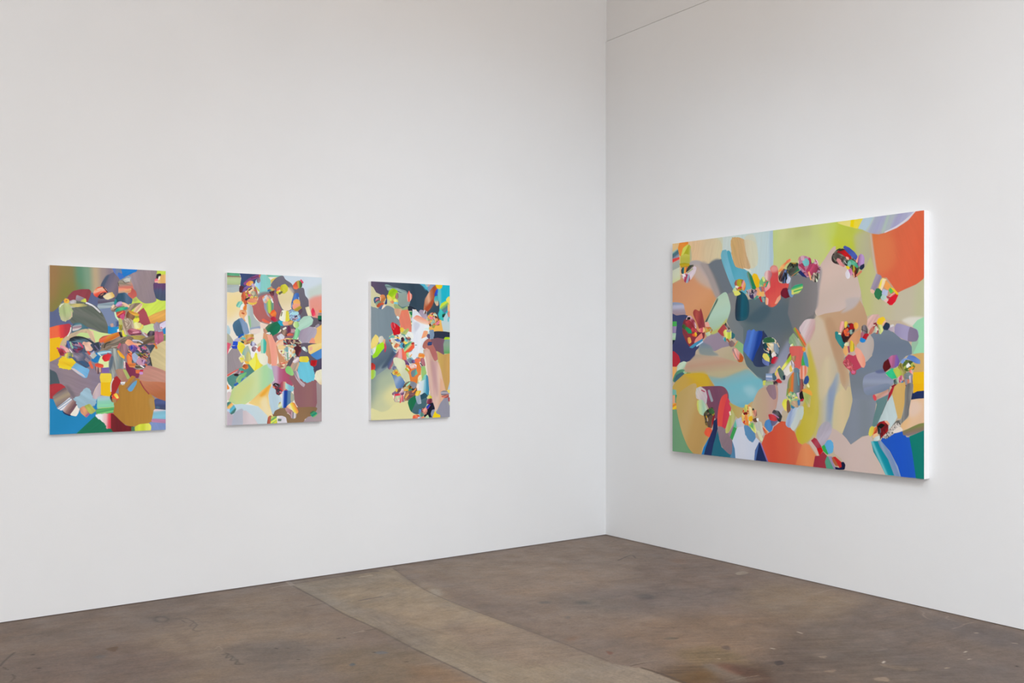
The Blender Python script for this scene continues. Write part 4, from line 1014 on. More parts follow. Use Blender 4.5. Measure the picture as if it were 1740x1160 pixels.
painting('small abstract canvas with dark navy top and pale yellow lower corner',
         (-2.2233 + W / 2, 0, 1.5408 - H / 2), 0, W, H, D, """
p -17 -11 674 -39 674 1031 -18 996;c4c898
p -17 471 402 472 402 1017 -18 996;6c7c80 849490 a8b498 c0c49c d0cc98 d8d498;g=68,443,311,1042
s -17 518 36 509 51 638 19 827 -18 873;788888;f=35.1 op=.8
s -2 898 40 904 83 920 137 908 202 862 335 853 346 1015 -7 997;d8d49c dcd49c;f=4.1 g=-7,913,346,928
s 99 806 180 736 290 764 324 838 290 910 153 880;dcd498;f=31.0 op=.8
s -17 31 20 40 57 81 84 90 137 146 192 154 192 192 84 209 -6 211;ccc8a0 c8c494;g=-17,131,192,125
p -6 -7 391 -13 408 6 437 25 454 49 448 113 420 168 391 222 335 204 302 185 307 156 235 61 143 73 127 122 116 117 73 90 41 77 20 44 -1 31;5c4c64 504860 485064 384a58 304454 2c4052;f=1.6 g=-6,98,454,84
s 302 -19 391 -13 454 49 437 128 403 183 346 164 302 136 324 58;2c4050;f=8.4
p 346 -6 586 -6 575 259 380 222;304454
p 391 -1 680 -9 680 267 592 266 569 249 557 140 546 60 517 101 437 25;60a8b8 48a8c0 30b0c4 18b0c4 20b4c8;g=391,126,680,118 b=0.03,-0.20,0.98
s 397 2 448 -0 465 19 448 44 420 15;48b0c8;f=5.3
p 439 -0 488 1 482 13 454 24;d8c898 80b8c0 d89890 c8c0a0;g=439,10,488,9 b=0.1,-0.20,0.98
s 465 24 488 1 525 -1 517 17 471 53;8898b8 8090b0;g=465,20,525,18 b=0.05,-0.38,0.92
s 546 31 575 20 575 199 546 219;88c0c0;f=6.5 op=.6
s 437 182 494 131 517 101 551 110 563 159 551 239 505 225 448 221;384c58 304454;f=1.6 g=437,173,563,170
s 428 202 437 123 454 88 488 38 525 7 546 26 534 66 517 121 482 181 454 201;b87858 a86040 d8a888 b06848 a04c28 b86038;g=411,119,559,92
s 437 118 454 88 488 48 465 112 448 162;d8a888;f=6.4 op=.55
s 431 197 476 137 517 101 499 161 454 206;a84828;f=7.5
p 525 -3 592 -6 583 24 563 33 540 26;f0c010 f0c820 e8b810;g=525,16,592,14 b=0.03,-0.00,1.00
s 520 71 534 41 548 33 548 60 534 88 522 86;2040a8 2858c8;g=520,64,548,63
s 517 111 525 88 548 85 553 120 553 150 537 155 522 131;30a8b8 50a8b0 c0b898 e0a888;f=1.1 g=536,86,536,155
s 627 123 621 108 639 87 680 81 680 146 645 142;e8d868 ecdc70;g=621,115,680,114
s 566 169 580 139 621 118 639 137 633 178 610 206 580 199;b8d838 c8dc40 80b070 508080 607898 506888;g=585,136,627,197
p 633 143 680 131 680 217 633 193;e8c068 e8bc80 e0b070;g=657,132,657,217
s 633 203 657 192 680 217 680 242 639 233;d08878 d89888;g=633,218,680,217 b=0.1,0.20,0.98
s 551 219 569 179 604 208 604 243 586 263 563 249;30b0b8 40c0b8 20a0a0;g=551,227,604,227 b=0.1,-0.00,1.00
s 589 218 613 211 610 233 589 238;186048 101818;g=600,211,600,238
p 598 243 624 203 645 247 680 242 680 347 592 343 575 269 598 266;a8ccd4 b4ccd0 bccccc c0ccc8;f=1.1 g=624,203,624,348
l 639 248 639 268;30b0c0;w=7.6
s 111 22 138 19 181 34 235 46 285 59 285 79 257 79 192 62 159 73 148 78 127 50;8cb0a8 607878 a0b4b0 506870 90aca4;g=192,17,192,82 b=0.2,0.94,0.35
l 214 52 285 74;90a8a4;w=14.5 b=0.2,0.96,0.28
s 208 110 219 76 280 74 307 97 313 141 291 171 246 177 208 149;90a49c 8c9c94 88988f 849898;f=1.0 g=224,73,290,171
s 214 153 246 172 296 166 285 185 257 193 230 177;587c74;f=2.1
s 137 88 148 59 175 44 208 57 214 76 203 110 181 125 154 107;a0c820 90c010 98c818 c8d838 a8d030;g=158,53,199,115 b=0.05,-0.38,0.93
s 194 106 203 76 216 76 219 105 208 120;905858 b08078 786058;g=194,97,219,96 b=0.2,-0.00,1.00
s 127 98 137 90 165 111 181 135 159 135 132 117;e8c040 e8d868 e0b848;g=127,115,181,114 b=0.1,0.70,0.72
s 154 136 175 130 184 144 170 152 156 145;e0a070 d88858;g=154,142,184,141
s 178 130 186 118 214 124 216 139 197 144;e0d860 e8e880 c8c860;g=178,131,216,130
s 181 144 208 139 214 153 192 154;78c0d0
s 291 108 293 83 307 54 316 73 330 82 330 106 313 131 296 132;e8a090 e86858 f0b0a0 e07868;g=291,97,330,95 b=0.1,0.10,1.00
l 307 58 310 126;d84838;w=4.2
s 23 130 28 115 46 110 73 114 73 128 41 148 31 153;385880 28588c;g=23,129,73,127 b=0.1,0.55,0.84
s 36 134 46 119 73 119 73 138 46 148;e0a0b0 c86078 283038 d8a0a0;g=47,119,63,143 b=0.3,-0.88,0.48
l 57 112 68 116;101010;w=6.1
s 36 153 62 133 84 147 84 156 46 172;90a890 608070;g=36,153,84,152 b=0.15,-0.88,0.48
s 44 172 62 152 100 147 100 161 57 183;a84828 c85838;g=44,164,100,162 b=0.1,-0.88,0.48
s 73 104 84 94 105 94 116 113 105 137 89 147 73 133;e08858 d08850 b87038 a87850;g=79,97,106,138 b=0.06,0.55,0.83
l 76 109 76 133;f0d8c8;w=4.0
s 108 156 121 122 127 122 127 155;283870
s 57 190 84 166 100 170 89 197 73 200;607090 5c6c90;g=57,185,100,184
s 84 199 94 171 113 163 113 184 100 204;e8d8c8 e8c8b0;g=90,181,112,188 b=0.06,-0.38,0.93
s -6 211 20 182 84 195 127 167 181 185 192 216 224 264 235 302 202 341 159 380 148 409 181 472 170 568 83 638 4 665 -17 542;808e94 7c8c94 788890 7c8890;g=-17,360,235,358 b=0.02,0.10,1.00
s -12 504 36 476 126 424 181 472 202 496 83 591 20 637 -12 627;687888 586878 485c6c;f=11.1 g=39,469,116,589
s 181 481 224 477 213 515 137 591 83 610 148 524;445468;f=5.1
s 183 159 203 153 252 186 291 166 302 195 241 206 192 187;98a878 a0b078;g=183,180,302,177
s 186 188 246 191 244 225 230 249 208 245 192 221;c8a080 c8987c d0a888;g=186,220,246,219 b=0.03,-0.38,0.93
l 211 245 227 259;d8e8e8;w=15.5
p 244 198 299 190 307 224 324 282 331 360 302 350 268 331 235 336 235 302 224 264;e07c60 dc7c64 e08068;g=277,190,277,360 b=0.02,0.20,0.98
s 299 170 318 165 352 179 380 203 397 222 397 247 369 242 363 203 335 199 302 200;202838 242c3c;g=299,204,397,202
s 310 209 335 206 338 228 324 231;208050 187048;g=310,219,338,218
s 335 199 352 189 369 193 366 223 357 237 343 223;d8b898 e8c8b0 c8b078;g=334,201,370,219 b=0.1,-0.00,1.00
l 346 233 366 228;d8c838;w=9.4
p 318 231 338 231 338 243 324 248;80c060
p 321 245 346 243 349 272 327 275;a088a8 d0c8d8 8c7090;g=329,243,342,274
s 324 277 349 269 352 296 341 316 329 311;208060 30a070;g=324,294,352,294
l 327 287 335 301;e8e0a0;w=10.5
p 332 316 349 313 349 360 335 360;4878c0 6890d0;g=332,337,349,337
p 335 367 355 367 355 399 338 396;b0c878 a0b860;g=335,382,355,382
s 391 203 403 190 437 197 454 221 454 251 437 256 397 232;a090a4 a898a8 b0a0b0;g=410,188,439,255
s 428 212 437 189 454 201 448 221;e8f0f0 583028 e0e0e8;g=431,203,453,209 b=0.2,0.56,0.83
p 335 184 380 203 471 310 476 398 436 472 346 545 324 399;d8dce2
p 346 252 380 232 437 261 476 290 471 349 454 389 414 428 374 546 346 487 329 462 274 428 279 365 318 350 363 369;d8dce4 e0e4ea e4e8ec;g=274,373,476,372 b=0.015,-0.00,1.00
s 346 247 374 230 431 251 482 285 476 300 402 286 346 257;e88870 f0a088 f0b8a0 f0d8c8;f=2.6 g=414,235,403,289
s 349 282 380 281 397 301 380 330 357 350 349 326;c8ccd8;f=5.3
s 257 365 290 346 335 360 341 394 290 428 257 399;dce4dc e4e8e0;g=257,382,341,382 b=0.03,0.55,0.83
p 428 344 462 334 465 379 408 399;f0a080 e8a070 f0b890;g=421,354,466,377
s 436 325 482 322 476 344 442 339;c8e8e0 e8f0ec;g=459,322,459,344
s 476 314 517 309 551 249 575 269 592 343 546 348 476 334;e8b050 ecb458 e8b058;g=476,310,592,309
s 465 260 462 231 494 210 528 210 546 239 563 269 557 294 528 299 505 319 476 300;e0a060 70a080 e06858 c8a888 301818 d0a0a0 e8c060 90b098 603028;m=22.4
s 468 245 474 226 494 225 497 250 476 255;f0a838 f0c048;g=468,240,497,240
l 482 240 499 250;e87888;w=18.2
l 514 220 537 227;b8d0b8;w=16.1
l 525 235 546 244;181010;w=9.7
l 514 245 528 259;d8a8a0;w=12.9
s 488 290 499 270 522 279 505 299;a0b8a8 88a890;g=488,285,522,284 b=0.1,-0.55,0.83
l 546 244 557 259;905030;w=10.8
l 540 289 557 274;e07890;w=18.3
l 546 299 563 294;281820;w=4.3
l 508 294 525 289;d86838;w=9.6
s 499 304 525 299 517 319 505 319;a0a040
s 511 349 592 343 663 350 680 347 680 393 517 398;283044 242c40;g=511,364,680,363 b=0.03,0.96,0.29
s 476 339 511 334 517 373 505 401 482 398 476 369;8098b0 7890a8 7c94ac;g=476,369,517,369 b=0.03,-0.00,1.00
s 454 379 465 364 479 369 479 398 465 393;605878 504868;g=454,381,479,381
p 465 349 479 349 476 364 465 364;c0d8d0
s 476 408 546 393 615 403 610 488 598 518 569 512 534 487 505 448;7c5860 785460 74586c;g=476,457,615,457
s 601 403 613 385 680 388 680 405 633 405;a0c820 b0d038;g=601,397,680,397 b=0.04,1.00,0.07
s 598 438 610 405 680 405 680 503 604 505;809c94 88a08c 7ca480 60a060;g=634,405,634,505
s 419 453 436 418 476 398 505 438 528 477 551 532 546 552 522 562 505 537 476 487 431 472;a86458 b06c60 b06864 b87070;g=431,422,552,548 b=0.02,0.56,0.83
s 462 433 471 423 496 423 496 443 465 450;283068 305080 283868 6c5878;g=478,423,478,450
l 448 472 465 477;e0a090;w=12.8
p 540 487 598 515 651 505 680 506 680 749 621 783 580 767 551 567;c0a868 c4a058 c09858 c89c58 d0a058;g=540,609,680,611 b=0.015,-0.10,0.99
s 159 303 170 286 202 298 233 322 233 365 208 387 186 390 175 351 164 327;c00818 c81020 b80818;g=159,337,233,336 b=0.04,0.20,0.98
s 159 294 186 293 194 317 181 337 164 327;d84850 c82838 e07078;g=159,314,194,314 b=0.2,0.55,0.84
s 186 392 230 365 230 385 202 392;a84848
s 235 341 235 324 257 324 263 341 246 356;e0c040 e8c840;g=235,337,263,337
s 235 375 257 351 296 326 304 336 279 375 246 385;b0b870 a8b868 c8c898;g=261,344,281,374 b=0.1,-0.75,0.66
s 143 390 192 375 268 370 324 404 279 462 268 506 191 510 170 457;d8d4c0 60a8a0 3c5478 d87850 c8b890 481c30 6898b8 e8c858;m=42.6
s 148 395 159 380 181 380 186 395 159 404;68a8a0 70b0a8;g=148,391,186,391
s 148 409 167 404 170 419 151 421;c83838
s 156 399 186 399 186 428 164 428;e0dcc8 d0c8b8;g=156,414,186,414 b=0.1,0.55,0.84
l 224 380 235 370;e8d8c8;w=12.4
l 208 392 224 397;e0b048;w=11.3
s 186 409 208 404 235 409 241 423 213 423;405070 4870b0 80a0c8;g=186,414,241,414 b=0.1,0.95,0.30
s 241 399 257 389 268 409 257 423 246 418;301820 682838;g=241,408,268,408 b=0.2,0.55,0.84
l 257 385 274 394;c0c8b8;w=10.4
s -1 447 9 409 36 374 57 390 65 419 41 457 20 481 -7 466;e8d070 ecd478 e4cc6c;g=2,391,50,465 b=0.02,0.54,0.84
s 60 414 68 390 89 385 102 404 84 438 70 433;d8d4c8 c8c4b8;g=60,411,102,411
s -1 481 20 471 46 457 41 490 14 519 1 514;a8c0c8 d8dcd0 e8e0c8;g=-1,488,46,489 b=0.15,0.54,0.84
s 46 452 73 436 94 428 110 419 110 462 83 490 51 528 20 540 12 523 36 495;b0dc20 a0e018 98d820 90c828;g=54,428,74,532 b=0.03,-0.54,0.84
s 102 409 113 428 124 462 116 491 108 500 105 452;e89858 c84860 b83048;g=111,409,111,500
s 94 419 110 404 113 419 105 438;e0b080
s -12 580 14 575 33 590 33 614 20 628 -12 632;903028 b83028 d04840;g=-5,576,26,624
s -12 632 20 623 38 633 35 666 14 685 -12 686;b8c848 a8c840 98d088;g=-12,654,38,655 b=0.04,-0.00,1.00
s 257 737 324 705 380 750 368 808 290 845 257 834;705840 886c58 504038 907060 c8b088 584048;m=34.5
s 169 792 235 746 279 776 268 854 191 851;a89890 e0c8b8 805060 d8d0c0;m=28.4
s 268 553 380 534 436 555 436 599 324 636 279 602;e8d0c8 d87850 784868 7890a0 f0e8e0;m=28.9
s 167 446 191 427 219 446 224 475 208 485 181 470;e0d8b8 c8c8a0;g=167,458,224,458 b=0.1,0.55,0.84
s 183 461 202 432 224 446 208 465;d07048 e08860;g=183,451,224,451 b=0.15,-0.55,0.84
s 230 456 246 427 268 446 263 466 241 465;50a0c0 4898b8;g=230,452,268,452 b=0.1,-0.00,1.00
s 252 446 268 436 271 461 260 466;404c58
s 208 465 235 461 241 480 224 485;e8dcc0 d0c8b8;g=208,473,241,473 b=0.1,0.95,0.31
p 219 475 249 475 249 548 230 548 213 538 208 504;e09898 e8a8a8 e0a0a8;g=208,514,249,515
p 246 470 268 480 285 500 285 553 252 553;e86850 ec7858;g=246,511,285,511
s 263 480 279 446 318 422 346 427 329 456 290 480 274 495;30a080 60b088 c8c888 e09060;g=285,442,311,469 b=0.05,-0.85,0.52
s 274 495 302 475 346 432 349 466 318 490 285 504;f05830 e86040;g=274,477,349,477
l 329 436 346 432;b03030;w=12.6
p 285 504 324 495 346 471 380 505 402 476 425 481 425 505 380 520 357 549 324 558 290 548;e0e4e8 dce4e8;g=285,510,425,511
l 355 446 371 446;507858;w=4.2
s 285 504 302 500 307 519 324 529 341 549 318 556 296 543;b8d880 c8d8c0 60a8c0;g=304,499,316,556
l 315 529 329 514;e8b068;w=8.4
l 285 512 299 534;90c878;w=8.3
p 425 481 476 476 517 565 546 561 575 626 598 716 621 787 610 846 575 875 540 923 522 933 505 872 482 792 465 683 448 574;c09c90 d0ac9c c8a090 c8a09c d8b8a8 d0a890 c8a488;f=2.1 g=403,701,628,724
s 436 515 465 505 488 624 517 823 534 913 505 862 476 723;d8b8a8;f=7.5 op=.7
s 488 565 517 575 551 755 540 824 505 674;b89090;f=8.6 op=.7
s 551 576 569 606 598 756 586 785 563 685;dcb8a0;f=5.4 op=.8
p 569 685 598 716 610 776 580 870 569 835;d8a888 dcb090;f=4.3 g=569,776,610,777
s 419 530 442 530 459 634 471 723 482 792 465 792 448 624;e8dcc8;f=2.7 op=.9
s 540 928 569 875 586 855 621 827 680 839 680 989 505 981 517 952;8c8c9c 90909c;g=505,903,680,910 b=0.02,0.20,0.98
p 633 777 657 697 680 688 680 798 633 797;a8bccc b8c8d4;g=629,710,686,796
s 575 790 598 781 645 787 657 803 621 812 580 813;787880 b0a8b0 605c68;g=613,781,613,814 b=0.04,0.99,0.10
s 630 782 645 775 680 783 680 798 645 800;e8d060
s 580 823 604 816 645 807 645 827 615 836 592 831;a84838 c87868 904038;g=605,811,623,837 b=0.2,0.98,0.18
p 645 807 680 798 680 834 645 830;d0dce0
p 636 832 680 834 680 864 639 860;a84848 b05050;g=636,846,680,848
p 642 865 680 864 680 889 648 890;d8d898
s 134 609 134 580 153 552 191 518 219 490 216 523 181 566 164 610 148 621;445478 505c80 805c78 b06868 c08078;g=152,553,189,573
s 178 562 181 540 202 535 246 548 274 567 279 592 313 670 321 705 279 708 252 679 213 620 191 591;d4d8b8 d8dcb8 c8ccac ccd0ac;g=163,582,346,644 b=0.02,0.46,0.89
s 230 669 257 689 274 703 268 718 235 683;f0e0a8
s 202 620 235 659 257 684 235 678;e0e078;f=3.1
p 159 643 180 653 235 664 257 689 274 713 257 747 235 761 202 755 191 726 180 687;38587c 6888b0 90a4c0 6888b4 4870a0;g=150,652,264,740
s 161 609 175 598 200 600 202 615 180 624;a8a8b0 606880 808090;g=167,601,200,618 b=0.2,0.80,0.60
s 170 643 191 624 208 625 235 654 230 669 208 663 180 658;c09838 e0c058 b89040 e8d868;m=17.0
l 194 641 210 644;d87830;w=14.4
l 210 668 235 659;d8c838;w=11.4
p 279 587 318 597 357 568 391 569 408 618 402 662 380 686 374 725 318 709 307 660 290 631;e07c38 e08040 d87830;g=348,568,348,725 b=0.02,0.20,0.98
s 290 553 318 539 335 563 329 583 307 573;8898a0 5c7488;g=290,562,335,562 b=0.1,0.80,0.60
s 271 560 285 555 307 582 301 592 279 577;805070 50386c;g=278,557,301,592 b=0.1,0.69,0.73
s 329 568 335 554 357 554 357 571 341 576;603868 7878a8;g=329,564,357,565 b=0.1,1.00,0.01
s 355 554 363 544 408 542 411 559 380 574 357 568;f07050 f07c58;g=355,557,411,557 b=0.05,0.99,0.16
s 380 534 391 505 425 508 436 525 425 545 402 539;e89858 f0a870 e8c888 e07030;g=400,502,419,547 b=0.15,0.99,0.16
l 394 522 431 522;f08830;w=18.0
s 411 540 431 545 442 594 425 599 402 564;8c5c68 b07078 a05868;g=402,568,442,568 b=0.06,0.39,0.92
l 400 576 417 596;302c20;w=7.4
s 307 592 329 578 352 583 369 593 363 608 329 617 313 607;f0e0d8 e8b0a0 f0f0e8;g=313,584,362,609 b=0.25,-0.90,0.44
l 307 602 318 626;e05038;w=9.4
l 349 593 366 610;e8a0a0;w=9.5
l 282 616 301 631;a8a830;w=18.7
l 290 611 307 626;e8e8b0;w=7.3
p 321 646 329 632 366 615 374 652 346 678 329 675;707c84 708088 748088;g=321,649,374,650
p 363 617 377 647 374 657 349 671;48a890 70b8a0;g=349,648,377,648
s 380 686 391 667 408 665 411 687 397 716 385 711;e8e0c8 f0d898 f0f0e8;g=383,671,409,710
p 408 603 436 596 453 648 448 658 419 707 411 672;90b870 98c070 88a858;g=402,606,457,689
s 416 702 431 668 451 658 448 683 428 707;78c8a8 80c8b8;g=416,683,451,684
p 385 721 408 707 436 697 465 673 476 772 471 812 436 801 402 810 380 765;d0d8e0 d4dce0 c8d8d8 80b8c8 3890b0 187898;g=382,746,478,756
s 448 673 465 678 473 772 465 802 453 772;4088a8;f=2.1
s 366 764 371 730 391 731 385 765 374 779;f0dcd0 f0e4dc;g=366,754,391,754
s 307 714 324 709 352 715 371 730 357 754 335 759 318 739;888c94 7c8490 8c8c98;g=306,715,363,745
s 257 747 274 723 301 709 318 712 290 733 279 752;503c30 807058 605040;g=257,729,318,730 b=0.2,-0.70,0.71
l 285 740 313 717;a0e0b8;w=11.5
s 260 756 285 743 307 748 307 768 285 777 263 771;c8b890 b8a878 a89870;g=264,750,304,771 b=0.2,0.79,0.61
s 299 748 313 738 329 749 329 763 313 768;c88828 403018 d89830;g=301,745,331,761 b=0.2,0.80,0.61
l 268 769 301 770;f0a830;w=11.5
l 304 772 335 763;289070;w=11.5
l 329 763 346 769;202830;w=10.5
s 268 825 274 796 307 777 346 778 368 755 371 779 346 818 312 831 274 849;8c5c40 a87858 785048 906050 604038;g=277,787,356,814 b=0.2,-0.82,0.57
l 335 788 363 764;e08840;w=11.5
l 279 825 301 799;f0b050;w=9.4
l 307 816 335 812;583850;w=7.3
l 318 802 346 793;785060;w=10.5
s 191 784 208 760 235 756 257 766 263 791 235 795 202 793;885850 705050 c0a0a0 804850;g=198,767,263,790 b=0.3,-0.82,0.58
s 169 792 191 781 208 782 224 785 202 796;806888 705878;g=169,786,224,788
s 235 790 246 761 260 766 263 795 246 805;e8e0d8 c8a8a8 603868;g=238,765,259,798 b=0.3,0.19,0.98
s 197 764 208 760 213 770 202 784;e0c040
p 186 798 230 792 235 807 191 810;e03850 d82840 e85868;g=186,801,235,802 b=0.06,-0.99,0.12
s 188 832 191 817 235 811 235 843 213 849 197 846;c8c8a8 c0d0a8 d8b8a0 c8d8b8;g=198,814,220,850 b=0.15,0.19,0.98
s 241 809 257 805 257 844 230 862 235 833;e04048 f0a0a0 d03848;g=230,830,257,831 b=0.25,0.19,0.98
l 189 808 187 832;e04048;w=4.1
s 299 855 307 836 357 813 402 829 453 821 465 851 442 900 397 942 357 945 318 919 307 884;486c70 4c7078 44646c 406068;g=339,820,413,934 b=0.03,-0.91,0.42
p 296 860 312 836 357 808 368 848 346 891 324 929 312 909 301 879;207048 186c48 107048;g=296,869,368,872
s 394 814 436 793 465 816 453 826 408 842;204858 285060;g=394,817,465,819
s 360 818 397 809 408 869 380 873 368 848;a0b0bc 98a8b8 a8b4bc;g=360,842,408,844 b=0.03,0.29,0.96
s 357 808 368 779 402 778 402 790 380 814;f0c040 f0d058 e8a838;g=365,788,398,799 b=0.05,-0.56,0.83
s 456 826 476 812 496 822 494 837 465 841;e0e0a0 c8c030;g=456,827,496,828 b=0.1,0.55,0.84
s 453 861 459 841 494 837 502 862 488 877 459 873;a07888 803048 602838 a06070;g=455,851,500,867 b=0.1,0.38,0.92
s 448 920 471 881 505 867 522 913 499 951 499 981 476 975 465 950 436 973 431 948;10182c 101020 141c38;g=431,934,522,938 b=0.04,0.55,0.84
p 448 895 471 876 488 882 465 915 453 910;2848b0 1838a0;g=448,895,488,896
l 459 913 485 886;c03868;w=2.7
s 488 946 499 922 519 918 519 937 499 971;8890a8
s 385 937 391 912 408 918 402 947 394 954;4878b8 5890c8;g=385,933,408,934
s 408 923 425 904 448 905 459 920 448 949 425 953 414 938;e89880 a04858 e0a890 402838 d87868;m=16.4
s 394 947 408 933 431 948 425 963 402 964;80a898 507868 608880;g=394,950,431,952 b=0.1,0.54,0.84
l 436 917 448 912;f0a090;w=16.0
s 338 974 343 954 374 951 397 962 380 985 340 986;d84030 e85838 f08058 c83828;g=343,988,381,950 b=0.05,-0.99,0.11
s 377 985 385 966 419 968 425 983;e0e8f0 9898b0 e8a890;g=385,966,422,987 b=0.2,0.94,0.34
l 408 977 431 968;f08050;w=8.5
s 445 984 459 959 476 980 471 990;c0d8b0 b0d0a0;g=445,977,476,979
p 496 991 514 947 525 928 540 948 569 959 575 995;f8c828 f8cc10 f4c820;g=496,959,575,963
l 476 975 499 976;7898b8;w=4.3
""", 1.9, 'small upright abstract canvases on the left wall')
W, H, D = 2.0623, 1.5933, .0566
